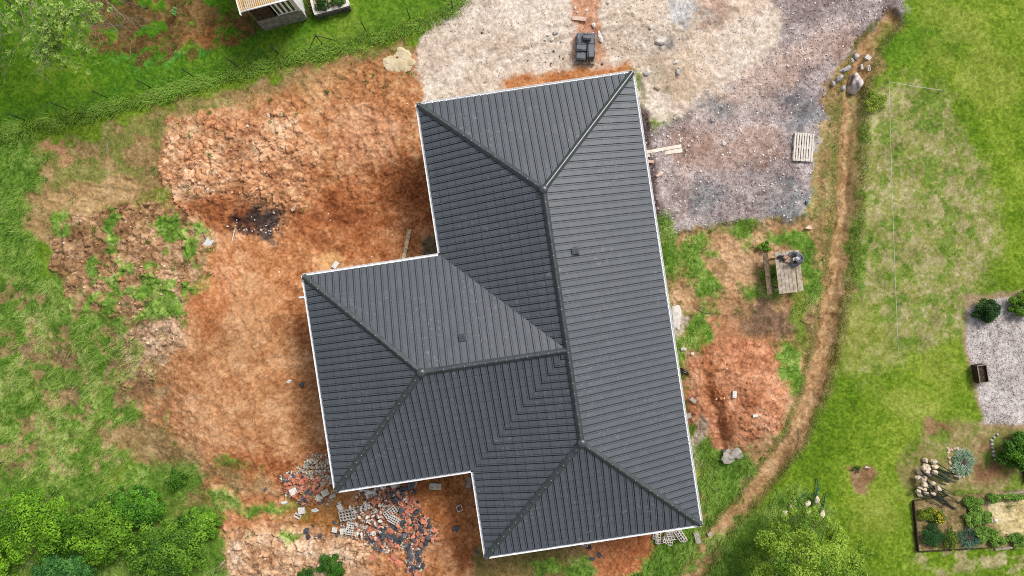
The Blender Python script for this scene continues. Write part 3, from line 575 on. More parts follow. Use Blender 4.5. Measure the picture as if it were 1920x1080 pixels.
# ------------------------------------------------------------------ the house
ZE, RUN, PITCH = 2.7, 4.17, R(21.8); TP = math.tan(PITCH); CP = math.cos(PITCH)
ang = R(8.6); U = Vector((math.cos(ang), math.sin(ang))); Vd = Vector((math.sin(ang), -math.cos(ang)))
A = Vector(WP(785, 198, ZE)[:2]); HL, HN, HW = 17.62, 5.89, 8.34; WG = 5.36
B_ = A + U * HW; C_ = B_ + Vd * HL; D_ = A + Vd * HL; Hc = A + Vd * HN; E_ = A + Vd * (HN + HW); Gc = Hc - U * WG; F_ = E_ - U * WG
house = empty('house', (A.x + 3, A.y - 8, 0), 0, 'single-storey house with hipped charcoal tile roof and white gutters in the centre of the plot', 'house')
def hpar(o): o.parent = house; o.location = -Vector(house.location); return o
def tile_material():
    m, t, b = principled('slate_tile', .42, .5); N = t.nodes; L = t.links
    tc = N.new('ShaderNodeTexCoord'); at = N.new('ShaderNodeAttribute'); at.attribute_name = 'col'
    n1 = N.new('ShaderNodeTexNoise'); n1.inputs['Scale'].default_value = .55; n1.inputs['Detail'].default_value = 3
    n2 = N.new('ShaderNodeTexNoise'); n2.inputs['Scale'].default_value = 7; n2.inputs['Detail'].default_value = 6; n2.inputs['Roughness'].default_value = .7
    L.new(tc.outputs['Object'], n1.inputs['Vector']); L.new(tc.outputs['Object'], n2.inputs['Vector'])
    dust = N.new('ShaderNodeMapRange'); dust.inputs['From Min'].default_value = .56; dust.inputs['From Max'].default_value = .72; L.new(n2.outputs['Fac'], dust.inputs['Value'])
    area = N.new('ShaderNodeMapRange'); area.inputs['From Min'].default_value = .42; area.inputs['From Max'].default_value = .62; L.new(n1.outputs['Fac'], area.inputs['Value'])
    mu = N.new('ShaderNodeMath'); mu.operation = 'MULTIPLY'; L.new(dust.outputs[0], mu.inputs[0]); L.new(area.outputs[0], mu.inputs[1])
    m2 = N.new('ShaderNodeMath'); m2.operation = 'MULTIPLY'; m2.inputs[1].default_value = .42; L.new(mu.outputs[0], m2.inputs[0])
    mix = N.new('ShaderNodeMixRGB'); mix.inputs['Color2'].default_value = (.38, .36, .34, 1); L.new(m2.outputs[0], mix.inputs['Fac']); L.new(at.outputs['Color'], mix.inputs['Color1'])
    L.new(mix.outputs[0], b.inputs['Base Color'])
    n3 = N.new('ShaderNodeTexNoise'); n3.inputs['Scale'].default_value = 3; L.new(tc.outputs['Object'], n3.inputs['Vector']); mr = N.new('ShaderNodeMapRange'); mr.inputs['To Min'].default_value = .34; mr.inputs['To Max'].default_value = .56
    L.new(n3.outputs['Fac'], mr.inputs['Value']); L.new(mr.outputs[0], b.inputs['Roughness']); return m
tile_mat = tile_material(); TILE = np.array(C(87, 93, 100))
cap_mat = mat('hip_tile', C(72, 78, 82), C(58, 64, 68), .36, .6, scale=5); screw_mat = mat('screw_head', (.75, .75, .73), None, .3, .6)
pvc = mat('white_pvc', (.88, .88, .89), (.78, .78, .78), .35, .5, scale=3); render_mat = mat('pale_render', C(222, 216, 204), C(196, 190, 178), .9, scale=3, bump=.2)
wood_w = mat('white_board', (.7, .7, .68), (.55, .55, .52), .5, scale=2); glass_mat = mat('window_glass', (.02, .025, .03), (.03, .035, .04), .08, .6); frame_mat = mat('grey_frame', C(90, 94, 98), None, .4)
TW, TC = .268, .345                        # tile cover width, course gauge (plan)
def slope(O, e, n, L, clips, name='roof_slope', seed=0):
    """tiled roof slope. O eave start, e along the eave, n uphill (plan); clips a*s+b*t<=c"""
    prof = [(0, 0), (.035, -.042), (.062, -.042), (.072, .0), (.086, .012), (.104, .012), (.116, -.004), (.126, -.016), (.14, -.016), (.15, 0)]
    k = TW / .268; nt_ = int(L / TW) + 3; xs = []; hs_ = []
    for i in range(-1, nt_):
        for a, b in ((0, .004), (.003, -.03), (.034, -.03), (.037, .006), (.074, .006), (.078, -.008), (.090, -.008), (.094, .002)):
            xs.append((i * .268 + a) * k); hs_.append(b)
    xs = np.array(xs); hs_ = np.array(hs_); nc = int(RUN / TC) + 2; bm = bmesh.new(); rr = np.random.default_rng(seed + 5)
    for c in range(-1, nc):
        t0 = c * TC - .03 if c >= 0 else None
        if c < 0: continue
        t1 = t0 + TC + .03; j = rr.normal(0, .0012, len(xs) // 8 + 1); jt = rr.normal(0, .003, len(xs) // 8 + 1)
        rows = []
        for (t, lift) in ((t0, -.006), (t0, .013), (t1, -.002)):
            rows.append([bm.verts.new((x, t + jt[q // 8] * (t == t0), h + lift + j[q // 8] + (0 if lift >= 0 or t == t1 else 0))) for q, (x, h) in enumerate(zip(xs, hs_))])
        for a, b in ((0, 1), (1, 2)):
            for q in range(len(xs) - 1): bm.faces.new((rows[a][q], rows[a][q + 1], rows[b][q + 1], rows[b][q]))
    for a, b, c in clips + [(-1, 0, 0.0), (1, 0, L), (0, 1, RUN), (0, -1, .03)]:
        nn = Vector((a, b, 0)); ln = nn.length; nn /= ln
        bmesh.ops.bisect_plane(bm, geom=bm.verts[:] + bm.edges[:] + bm.faces[:], plane_co=nn * (c / ln), plane_no=nn, clear_outer=True)
    bm.verts.ensure_lookup_table(); P = np.array([v.co[:] for v in bm.verts]); ti = np.floor(P[:, 0] / TW - 1e-4).astype(int); ci = np.floor((P[:, 1] + .03) / TC).astype(int)
    # every tile has its own slight shade
    fc = [f for f in bm.faces]; me = bpy.data.meshes.new(name)
    for v in bm.verts:
        s, t, h = v.co; p = O + e * s + n * (t - h * math.sin(PITCH)); v.co = (p.x, p.y, ZE + t * TP + h * CP + .05)
    bm.normal_update()
    if sum(f.normal.z for f in bm.faces) < 0: bmesh.ops.reverse_faces(bm, faces=bm.faces[:])
    bm.to_mesh(me); bm.free()
    cl = me.color_attributes.new('col', 'FLOAT_COLOR', 'CORNER'); lv = np.zeros(len(me.loops), np.int32); me.loops.foreach_get('vertex_index', lv)
    ls = np.zeros(len(me.polygons), np.int32); me.polygons.foreach_get('loop_start', ls); lt = np.zeros(len(me.polygons), np.int32); me.polygons.foreach_get('loop_total', lt)
    fid = np.repeat(np.arange(len(ls)), lt); cs = np.bincount(fid, P[lv, 0]) / lt; ct = np.bincount(fid, P[lv, 1]) / lt
    tab = rr.normal(1, .03, (200, 40)) ; tv = tab[np.clip((cs / TW).astype(int) + 2, 0, 199), np.clip((ct / TC).astype(int) + 2, 0, 39)]
    xo = (cs / TW % 1) * .268; jt_ = np.where((xo > .001) & (xo < .0365), .34, 1.0); jt_ = np.where((xo > .075) & (xo < .0935), .55, jt_)  # shade of the joint and rib grooves painted into the tile colour
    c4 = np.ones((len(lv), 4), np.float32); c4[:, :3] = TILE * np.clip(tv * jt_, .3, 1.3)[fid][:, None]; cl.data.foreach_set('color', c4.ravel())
    me.materials.append(tile_mat); o = bpy.data.objects.new(name, me); COL.objects.link(o); return hpar(o)
mU, mV = -U, -Vd
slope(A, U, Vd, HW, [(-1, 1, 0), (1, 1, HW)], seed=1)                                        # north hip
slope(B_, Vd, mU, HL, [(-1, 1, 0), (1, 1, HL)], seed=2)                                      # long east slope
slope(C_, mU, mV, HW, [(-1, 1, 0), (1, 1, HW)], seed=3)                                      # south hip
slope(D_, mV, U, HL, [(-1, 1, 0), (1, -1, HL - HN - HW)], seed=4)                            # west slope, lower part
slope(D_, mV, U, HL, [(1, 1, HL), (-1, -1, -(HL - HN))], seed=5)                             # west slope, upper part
slope(Hc, mU, Vd, WG + RUN, [(1, 1, WG), ], seed=6) if False else None
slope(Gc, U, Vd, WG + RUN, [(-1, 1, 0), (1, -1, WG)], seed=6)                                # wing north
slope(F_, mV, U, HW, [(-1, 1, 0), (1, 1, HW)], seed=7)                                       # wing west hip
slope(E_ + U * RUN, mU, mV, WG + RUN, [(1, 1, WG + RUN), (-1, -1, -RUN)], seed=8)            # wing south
zr = ZE + RUN * TP
R1 = A + U * RUN + Vd * RUN; R2 = D_ + U * RUN - Vd * RUN; R3 = Gc + U * RUN + Vd * RUN; R4 = Hc + Vd * RUN + U * RUN
def v3(p, z): return Vector((p.x, p.y, z))
def capline(name, a, b, hw=.115, hh=.075):
    d = (b - a); Lc = d.length; d.normalize(); sd = d.cross(Vector((0, 0, 1))).normalized(); up = sd.cross(d); n = max(1, int(Lc / .37)); st = Lc / n; mb = MB()
    slopek = .42 if abs(d.z) < .05 else .26
    for i in range(n):
        o = a + d * (st * i - .02); q = a + d * (st * (i + 1)); rings = []
        for (c0, wk, lf) in ((o, 1.04, .008), (q, .96, -.004)):
            pr = [(-hw * wk, -hw * slopek * 1.25), (-hw * wk, .01 - hw * slopek * .7), (-hw * .36 * wk, hh * .8), (-hw * .14 * wk, hh), (hw * .14 * wk, hh), (hw * .36 * wk, hh * .8), (hw * wk, .01 - hw * slopek * .7), (hw * wk, -hw * slopek * 1.25)]
            rings.append([mb.bm.verts.new(c0 + sd * x + up * (y + lf + .03)) for x, y in pr])
        for k in range(7): mb.bm.faces.new((rings[0][k], rings[0][k + 1], rings[1][k + 1], rings[1][k]))
        mb.bm.faces.new(rings[0][::-1]); mb.bm.faces.new(rings[1])
        g = bmesh.ops.create_icosphere(mb.bm, subdivisions=1, radius=.012)['verts']; bmesh.ops.translate(mb.bm, verts=g, vec=o + d * .08 + up * (hh + .045))
        for f in {f for v in g for f in v.link_faces}: f.material_index = 1
    return hpar(mb.build(name, [cap_mat, screw_mat]))
zb = ZE + .05
for p, q in ((A, R1), (B_, R1), (C_, R2), (D_, R2), (Gc, R3), (F_, R3)): capline('hip_cap', v3(p, zb), v3(q, zr + .05))
capline('ridge_cap', v3(R1, zr + .05), v3(R4, zr + .05)); capline('ridge_cap', v3(R4, zr + .05), v3(R2, zr + .05)); capline('ridge_cap', v3(R3, zr + .05), v3(R4, zr + .05))
for q in (R1, R2, R3):
    mb = MB(); g = bmesh.ops.create_uvsphere(mb.bm, u_segments=20, v_segments=12, radius=.17)['verts']; bmesh.ops.scale(mb.bm, verts=g, vec=(1, 1, .62)); hpar_o = mb.build('apex_cap', cap_mat, None, True); hpar(hpar_o); hpar_o.location += v3(q, zr + .12)
# valley flashing strips
for p in (Hc, E_):
    a = v3(p, ZE + .03); b = v3(R4, zr + .01); d = (b - a).normalized(); sd = d.cross(Vector((0, 0, 1))).normalized() * .07; mb = MB()
    mb.bm.faces.new([mb.bm.verts.new(x) for x in (a - sd + Vector((0, 0, .025)), a, b, b - sd + Vector((0, 0, .025)))]); mb.bm.faces.new([mb.bm.verts.new(x) for x in (a, a + sd + Vector((0, 0, .025)), b + sd + Vector((0, 0, .025)), b)])
    hpar(mb.build('valley_flashing', mat('dark_zinc', C(60, 66, 70), None, .4, .5)))
# white gutters, half round, along every eave
def gutter(p, q, out, ext0=.06, ext1=.06):
    d = (q - p).normalized(); p = p - d * ext0; q = q + d * ext1; mb = MB(); prof = [(math.cos(t), math.sin(t)) for t in [math.pi * (1 + k / 8) for k in range(9)]]
    for r, flip in ((.058, 0), (.051, 1)):
        ra = [mb.bm.verts.new((*(p + out * (.068 + x * r)), ZE + .005 + y * r)) for x, y in prof]; rb = [mb.bm.verts.new((*(q + out * (.068 + x * r)), ZE + .005 + y * r)) for x, y in prof]
        for k in range(8):
            f = (ra[k], ra[k + 1], rb[k + 1], rb[k]); mb.bm.faces.new(f if not flip else f[::-1])
        if r == .058: keep = (ra, rb)
        else:
            for (r0, r1) in ((keep[0][0], ra[0]), (keep[0][8], ra[8])):
                pass
            mb.bm.faces.new((keep[0][8], ra[8], rb[8], keep[1][8])); mb.bm.faces.new((keep[0][0], ra[0], rb[0], keep[1][0]))
    # rim and brackets
    n = int((q - p).length / .6)
    o = mb.build('gutter', pvc); return hpar(o)
gutter(A, B_, mV); gutter(B_, C_, U); gutter(D_, C_, Vd); gutter(A, Hc, mU, .06, -.12); gutter(Gc, Hc, mV, .06, -.12); gutter(Gc, F_, mU); gutter(F_, E_, Vd, .06, -.12); gutter(E_, D_, mU, -.12, .06)
# fascia, soffit, walls
def outl(off):
    a = off; return [A + (U + Vd) * a, B_ + (mU + Vd) * a, C_ + (mU + mV) * a, D_ + (U + mV) * a, E_ + (U + mV) * a, F_ + (U + mV) * a, Gc + (U + Vd) * a, Hc + (U + Vd) * a]
def ring(name, oo, oi, z0, z1, m):
    mb = MB(); n = 8; a = outl(oo); b = outl(oi)
    vs = [[mb.bm.verts.new((p.x, p.y, z)) for p in q] for q, z in ((a, z0), (a, z1), (b, z1), (b, z0))]
    for k in range(4):
        r, s = vs[k], vs[(k + 1) % 4]
        for i in range(n): mb.bm.faces.new((r[i], r[(i + 1) % n], s[(i + 1) % n], s[i]))
    return hpar(mb.build(name, m))
# soffit board (under the tiles, behind the fascia)
ring('fascia', .03, .055, ZE - .16, ZE + .015, wood_w); ring('soffit', .058, .47, ZE - .16, ZE - .14, wood_w); wall = ring('wall', .45, .65, -.5, ZE - .165, render_mat)
def opening(p, q, s, wd, hh_, sill, out, kind):
    d = (q - p).normalized(); c = p + d * s; rz = math.atan2(d.y, d.x); mb = MB(); z = sill + hh_ / 2
    for sx in (-1, 1): mb.box((*(c + d * sx * (wd / 2 - .03) + out * .0), z), (.06, .09, hh_), rz)
    for sz in (-1, 1): mb.box((*c, z + sz * (hh_ / 2 - .03)), (wd - .122, .09, .06), rz)
    if kind == 'window': mb.box((*c, z), (.05, .08, hh_ - .122), rz)
    fr = hpar(mb.build(kind, frame_mat)); g = MB().box((*(c - out * .01), z), (wd - .124, .03, hh_ - .124), rz).build('pane' if kind == 'window' else 'door_panel', glass_mat if kind == 'window' else frame_mat, fr); g.location = (0, 0, 0)
    if kind == 'door': MB().box((*(c + d * (wd / 2 - .14) + out * .06), 1.05), (.12, .03, .03), rz).build('handle', pvc, fr)
wi = outl(.45)
opening(wi[1], wi[2], 2.5, 1.2, 1.25, .95, U, 'window'); opening(wi[1], wi[2], 5.6, 1.0, 2.15, .02, U, 'door'); opening(wi[1], wi[2], 10, 2.4, 2.15, .02, U, 'window'); opening(wi[1], wi[2], 14, 1.2, 1.25, .95, U, 'window')
opening(wi[0], wi[1], 3.7, 2.4, 2.1, .02, mV, 'door'); opening(wi[3], wi[2], 3.7, 1.6, 1.25, .95, Vd, 'window'); opening(wi[6], wi[5], 3.7, 1.6, 1.25, .95, mU, 'window'); opening(wi[5], wi[4], 2.4, 1.8, 2.15, .02, Vd, 'window'); opening(wi[0], wi[7], 2.6, 1.2, 1.25, .95, mU, 'window')
# two ventilation tiles
def vent(px, py, t, rz):
    z = ZE + t * TP + .08; mb = MB(); mb.box((0, 0, .05), (.27, .25, .12), bev=.03); mb.box((0, 0, .0), (.31, .3, .03)); o = mb.build('roof_vent', cap_mat); hpar(o); o.location += Vector(WP(px, py, z)); o.rotation_euler = (0, 0, rz); return o
vent(1078, 471, 3.3, ang); vent(867, 634, 3.05, ang)
# ------------------------------------------------------------------ materials for the loose things
M_ = dict(
    post=mat('green_coated_steel', C(34, 58, 46), C(26, 44, 36), .45, .5, scale=5), wire=mat('green_wire', C(46, 78, 58), None, .5), teal=mat('teal_coated_steel', C(30, 92, 84), None, .45, .5),
    conc=mat('concrete', C(206, 198, 188), C(172, 164, 152), .9, scale=5, bump=.7, random_tint=.18), concp=mat('pale_concrete', C(240, 234, 226), C(208, 200, 190), .9, scale=7, bump=.7, random_tint=.14),
    plug=mat('post_footing_concrete', C(238, 222, 202), C(200, 178, 154), .95, scale=9, bump=.9, bscale=20, random_tint=.15),
    terra=mat('broken_terracotta', C(222, 150, 122), C(198, 116, 88), .85, scale=4, bump=.3, random_tint=.3), slate=mat('broken_charcoal_tile', C(92, 96, 104), C(62, 66, 74), .5, .5, scale=4, random_tint=.3),
    frag=mat('grey_block_fragment', C(220, 214, 198), C(176, 168, 150), .95, scale=6, bump=.8, random_tint=.25), white=mat('white_painted', (.66, .66, .64), (.5, .5, .48), .6, scale=5),
    pal=mat('bleached_pallet_wood', C(244, 236, 226), C(214, 200, 186), .8, scale=9, bump=.3), newwood=mat('fresh_sawn_timber', C(255, 246, 234), C(236, 220, 200), .75, scale=6, bump=.3),
    orange=mat('orange_timber', C(222, 164, 104), C(190, 130, 76), .75, scale=5, bump=.3), mossy=mat('mossy_grey_timber', C(232, 208, 172), C(160, 150, 124), .9, scale=9, bump=.5, lo=.4, hi=.6),
    table=mat('weathered_table_wood', C(206, 192, 174), C(158, 142, 124), .85, scale=7, bump=.6, bscale=50), bench=mat('brown_weathered_wood', C(142, 120, 100), C(100, 82, 66), .9, scale=7, bump=.6, bscale=50),
    dark=mat('dark_plastic', C(34, 36, 38), C(22, 23, 25), .35, .5), brown=mat('dark_brown_timber', C(84, 66, 52), C(54, 42, 34), .85, scale=8, bump=.4), grey=mat('grey_timber', C(178, 164, 146), C(140, 126, 108), .85, scale=9, bump=.4),
    soil=mat('potting_soil', C(96, 76, 66), C(58, 46, 40), 1, scale=12, bump=1), boul=mat('boulder_stone', C(150, 138, 140), C(240, 226, 222), .85, scale=1.7, bump=.6, bscale=9, lo=.42, hi=.56),
    rock=mat('grey_rock', C(206, 202, 204), C(166, 160, 162), .85, scale=4, bump=.8, random_tint=.2), crock=mat('cream_rock', C(226, 206, 184), C(188, 160, 134), .9, scale=4, bump=.7, random_tint=.12),
    spill=mat('dried_cement', C(228, 212, 178), C(204, 184, 146), .9, scale=3, bump=.5, bscale=12), string=mat('white_string', (.7, .7, .68)), wood2=mat('dead_wood', C(176, 160, 138), C(130, 116, 98), .9, scale=9),
    char=mat('charred_waste', C(58, 54, 54), C(30, 28, 28), .9, scale=6, random_tint=.4), pinkb=mat('pale_pink_brick', C(236, 206, 188), C(214, 178, 160), .85, scale=5))
# ------------------------------------------------------------------ wire fence
FP = [(47, 225), (126, 205), (202, 184), (282, 164), (363, 144), (445, 125), (523, 102), (604, 82), (687, 59), (769, 34), (849, 16), (925, -8)]
FP = [(-115, 266), (-34, 246)] + FP
fx = [G(*p) for p in FP]; c0 = fx[7]
fence = empty('wire_fence', c0, 0, 'green wire mesh fence on thin steel posts at the edge of the neighbour lawn', 'fence')
for p in fx: o = MB().tube([(0, 0, -.3), (0, 0, 1.04)], .021, 8).box((0, 0, 1.045), (.05, .05, .012)).build('post', M_['post'], fence); o.location = p - c0
for i in range(len(fx) - 1):
    a, b = fx[i] - c0, fx[i + 1] - c0; L_ = (b - a).length; n = int(L_ / .05); mb = MB(); V_ = []; F_q = []
    def bar(p, q, r=.0009):
        d = (q - p).normalized(); s1 = d.orthogonal().normalized() * r; s2 = d.cross(s1).normalized() * r; k = len(V_)
        V_.extend([p + s1, p - s1 * .5 + s2 * .87, p - s1 * .5 - s2 * .87, q + s1, q - s1 * .5 + s2 * .87, q - s1 * .5 - s2 * .87]); F_q.extend([(k, k + 1, k + 4, k + 3), (k + 1, k + 2, k + 5, k + 4), (k + 2, k, k + 3, k + 5)])
    up = Vector((0, 0, 1))
    for k in range(1, n): p = a.lerp(b, k / n); bar(p + up * .03, p + up * 1.0)
    for k in range(11): bar(a + up * (.03 + k * .097), b + up * (.03 + k * .097), .0011 if k < 10 else .003)
    np_mesh('wire_panel', np.array([v[:] for v in V_]), np.array(F_q), M_['wire'], fence)
tp = G(604, 82) - c0
for q in ((579, 90), (628, 75)): qq = G(*q) - c0; MB().tube([tp + Vector((0, 0, .95)), qq + Vector((0, 0, -.05))], .018, 8).build('brace', M_['post'], fence)

# ------------------------------------------------------------------ neighbour's shed (upper edge)
sa = G(497, 58); sb = G(577, 36); sd_ = (sb - sa); sd_.z = 0; W_ = sd_.length; rz = math.atan2(sd_.y, sd_.x)
shed = empty('shed', sa, rz, 'small pale shed with corrugated roof and row of glazed windows at the top edge', 'shed'); HS = 2.35; DP = 3.2
MB().box((W_ / 2, .04, .46), (W_, .08, 1.0)).build('lower_wall', mat('rough_render', C(168, 162, 154), C(120, 112, 104), .95, scale=4, bump=.9), shed)
MB().box((W_ - .04, DP / 2 + .04, HS / 2), (.08, DP - .08, HS + .1)).box((W_ - .06, .04, .96 + (HS - .96) / 2), (.12, .081, HS - .96), ).build('side_wall', M_['white'], shed)
MB().box((.04, DP / 2 + .04, HS / 2), (.08, DP - .08, HS + .1)).box((W_ / 2, DP - .04, HS / 2), (W_ - .162, .08, HS)).build('back_wall', M_['grey'], shed)
for k in range(4):
    x0 = W_ * .5 + k * (W_ * .5 - .14) / 4; wd = (W_ * .5 - .14) / 4; mb = MB()
    for s in (0, 1): mb.box((x0 + .02 + s * (wd - .04), .045, 1.55), (.04, .05, 1.12)); mb.box((x0 + wd / 2, .045, 1.01 + s * 1.08), (wd - .082, .05, .04))
    fr = mb.build('window', pvc, shed); MB().box((x0 + wd / 2, .05, 1.55), (wd - .084, .012, 1.038)).build('pane', mat('old_window_glass', C(70, 72, 60), C(52, 54, 46), .15, .6), fr)
mb = MB()
for k in range(9): mb.box((.1 + k * W_ * .046, .05 + .006 * (k % 2), 1.54), (W_ * .044, .03, 1.14), rx=0)
mb.build('board_door', M_['brown'], shed)
mb = MB(); nW = 200; za = [(.1 + 0, -.22), (HS + .12, 0)]
vr = [[], []]
for j, (y_, z_) in enumerate(((-.06, HS + .02), (DP + .2, HS + .32))):
    for i in range(nW + 1): x_ = -.15 + (W_ + .3) * i / nW; vr[j].append(mb.bm.verts.new((x_, y_, z_ + .022 * math.cos(i / nW * 2 * math.pi * 28))))
for i in range(nW): mb.bm.faces.new((vr[0][i], vr[0][i + 1], vr[1][i + 1], vr[1][i]))
mb.build('corrugated_roof', mat('lichen_roof_sheet', C(206, 196, 178), C(216, 172, 96), .8, scale=2.5), shed, True)
MB().tube([(-.2, -.1, HS + .02), (W_ + .2, -.1, HS + .02)], .035, 8).box((-.17, DP / 2 - .02, HS + .17), (.03, DP + .44, .13), rx=math.atan2(.3, DP + .44)).build('roof_trim', pvc, shed)
# narrow bed and raised planter beside the shed
pl = empty('raised_planter', G(600, 32), rz, 'low dark stone planter with pale coping beside the shed', 'planter')
MB().box((.62, 0, .17), (1.5, .16, .42)).build('stone_wall', mat('dark_stone', C(110, 104, 100), C(74, 70, 68), .95, scale=8, bump=1, bscale=14), pl)
MB().box((.62, .02, .40), (1.5, .12, .04)).box((-.1, .85, .3), (.1, 1.6, .26)).box((1.33, .85, .2), (.1, 1.55, .3)).build('coping', M_['concp'], pl); MB().box((.62, .85, .2), (1.3, 1.5, .2)).build('bed_soil', mat('sandy_bed', C(210, 190, 160), C(170, 146, 116), 1, scale=5, bump=1), pl)
shrub(606, 10, .32, .5, 'dark green leafy bush in the low stone planter beside the shed', 'bush', 1600, .05, C(30, 70, 20), C(70, 130, 40), name='bush', z0=.3)
shrub(634, 4, .3, .45, 'light green bush at the right end of the low stone planter', 'bush', 1300, .05, C(40, 84, 24), C(90, 150, 50), name='bush', z0=.3)
shrub(583, 15, .22, .35, 'brown and green plant in the narrow strip between shed and planter', 'plant', 500, .05, C(90, 84, 40), C(120, 130, 60), name='plant', ry=.5)

# ------------------------------------------------------------------ pallets, tiles, timber
def pallet(name, loc, rz, L_, W2, label, nb=7, m='pal', z0=0):
    t = empty(name, loc, rz, label, 'pallet')
    for k in range(3): MB().box((0, (k - 1) * (L_ / 2 - .05), .098), (W2, .1, .022)).box((-(W2 / 2 - .05), (k - 1) * (L_ / 2 - .05), .05), (.1, .1, .073)).box((0, (k - 1) * (L_ / 2 - .05), .05), (.1, .1, .073)).box((W2 / 2 - .05, (k - 1) * (L_ / 2 - .05), .05), (.1, .1, .073)).build('bearer', M_[m], t)
    for k in range(nb): MB().box((-W2 / 2 + .036 + k * (W2 - .072) / (nb - 1), 0, .121), (.07, L_, .02), rz=random.uniform(-.004, .004)).build('deck_board', M_[m], t)
    for k in range(3): MB().box(((k - 1) * (W2 / 2 - .05), 0, .006), (.09, L_, .016)).build('base_board', M_[m], t)
    return t
pallet('pallet', G(1504.5, 277, .01), R(-4), 1.18, .82, 'white bleached wooden pallet lying on the purple gravel yard', 8)
M_['newtile'] = mat('new_charcoal_tile', C(104, 110, 118), C(84, 90, 98), .3, .6, scale=4)
tpz = G(1098, 92); TPR = R(-2)
pallet('pallet', G(1098, 93.5, .0), TPR, 1.26, .8, 'worn pallet carrying the stacked charcoal roof tiles', 6, 'grey')
def tile_stack(cx, cy, z, rz_, n, w=.33, l=.42, label=''):
    """n roof tiles lying on one another"""
    c, s = math.cos(TPR), math.sin(TPR); o_ = Vector((cx * c - cy * s, cx * s + cy * c, z))
    mb = MB()
    for k in range(n):
        zz = .02 + k * .036; j = random.uniform(-.006, .006); mb.box((j, 0, zz), (w, l, .02), bev=.004); mb.tube([(-w / 2 + .05 + j, -l / 2 + .005, zz + .012), (-w / 2 + .05 + j, l / 2 - .005, zz + .012)], .026, 8); mb.tube([(w / 2 - .03 + j, -l / 2 + .005, zz + .006), (w / 2 - .03 + j, l / 2 - .005, zz + .006)], .022, 8)
    o = mb.build('roof_tile_stack', M_['newtile']); o.location = tpz + o_; o.rotation_euler = (0, 0, TPR + rz_); return tag(o, label, 'roof tiles', 'stacked roof tiles on the site pallet')
tile_stack(-.24, .33, .132, 0, 7, .36, .44, 'flat tile stack at the upper left corner of the site pallet'); tile_stack(.17, .33, .132, 0, 7, .36, .44, 'flat tile stack at the upper right corner of the site pallet')
tile_stack(.0, .34, .132 + 7 * .036 + .03, R(90), 4, .24, .36, 'small bundle of tiles laid across the top of the two upper stacks')
tile_stack(-.21, -.06, .132, R(90), 8, .30, .40, 'tile stack on the left middle of the site pallet, below the upper stacks'); tile_stack(-.2, -.4, .132, R(90), 6, .32, .40, 'lowest tile stack at the bottom left corner of the site pallet')
tile_stack(.2, -.22, .132, 0, 10, .32, .52, 'tall glossy tile stack at the lower right of the site pallet')
def plank(a, b, w_, th, m, label, cat='board', za=0, zb=0, name='plank'):
    a = G(*a, za); b = G(*b, zb); d = b - a; L_ = d.length; o = MB().box((0, 0, th / 2), (L_, w_, th), bev=.004).build(name, M_[m]); o.location = (a + b) / 2
    o.rotation_euler = (0, -math.asin(d.z / L_), math.atan2(d.y, d.x)); return tag(o, label, cat)
plank((1196, 289), (1277, 274), .14, .05, 'newwood', 'upper of two long pale boards sticking out from under the right eave', za=.06, zb=.02)
plank((1196, 293), (1279, 282), .18, .04, 'newwood', 'lower of two long pale boards sticking out from under the right eave', za=.01, zb=.01)
plank((1198, 301), (1226, 304), .13, .05, 'pinkb', 'short pinkish board end showing below the two long pale boards', za=.02, zb=.02)
plank((769, 431), (757, 487), .15, .07, 'mossy', 'weathered mossy timber beam lying in the corner between the roofs', 'beam', za=.06, zb=.06, name='timber_beam')
plank((764, 442), (760, 487), .1, .07, 'mossy', 'second shorter mossy beam lying against the left of the longer one', 'beam', za=.0, zb=.0, name='timber_beam')
plank((777, 478), (822, 487), .15, .05, 'orange', 'orange sawn board half hidden under the inner eave corner', za=.03, zb=.03)
plank((1073, 34), (1099, 37), .17, .04, 'pinkb', 'pale pinkish board lying on the orange earth above the tile pallet', za=.02, zb=.02)
plank((560, 558), (575, 557), .08, .03, 'white', 'short white batten end poking out from under the left eave', za=.02, zb=.02, name='batten')
plank((203, 264), (200, 289), .04, .03, 'wood2', 'bare pale stick lying in the dry grass below the fence', 'stick', name='stick')

# ------------------------------------------------------------------ picnic table and the seated person
TX = Vector(WP(1460, 511)[:2] + (float(samp(Hh, *WP(1460, 511)[:2])),)); TR = R(6.5)
pt = empty('picnic_table', TX, TR, 'weathered wooden picnic table with two attached benches in the rough garden', 'table')
for k in range(5): MB().box((-.31 + k * .155, 0, .74), (.147, 1.74, .04), bev=.006).build('tabletop_board', M_['table'], pt)
MB().box((-.655, 0, .445), (.21, 1.72, .04), bev=.006).build('bench', M_['bench'], pt); MB().box((.655, 0, .445), (.22, 1.72, .04), bev=.006).build('bench', M_['table'], pt)
for s in (-1, 1):
    MB().box((0, s * .62, .40), (1.5, .045, .09)).build('bearer', M_['bench'], pt); MB().box((0, s * .66, .69), (.7, .04, .06)).build('bearer', M_['bench'], pt)
    for q in (-1, 1): MB().box((q * .36, s * .57, .355), (.09, .045, .74), ry=-q * R(26)).build('leg', M_['bench'], pt)
def skin(name, joints, edges, m, parent, sub=2, smooth=True):
    me = bpy.data.meshes.new(name); me.from_pydata([j[:3] for j in joints], edges, []); o = bpy.data.objects.new(name, me); COL.objects.link(o); o.parent = parent
    md = o.modifiers.new('Skin', 'SKIN'); md.use_smooth_shade = smooth
    for i, j in enumerate(joints):
        r = j[3]; me.skin_vertices[0].data[i].radius = (r, j[4] if len(j) > 4 else r); me.skin_vertices[0].data[i].use_root = (i == 0)
    s = o.modifiers.new('Subdivision', 'SUBSURF'); s.levels = sub; s.render_levels = sub; me.materials.append(m); return o
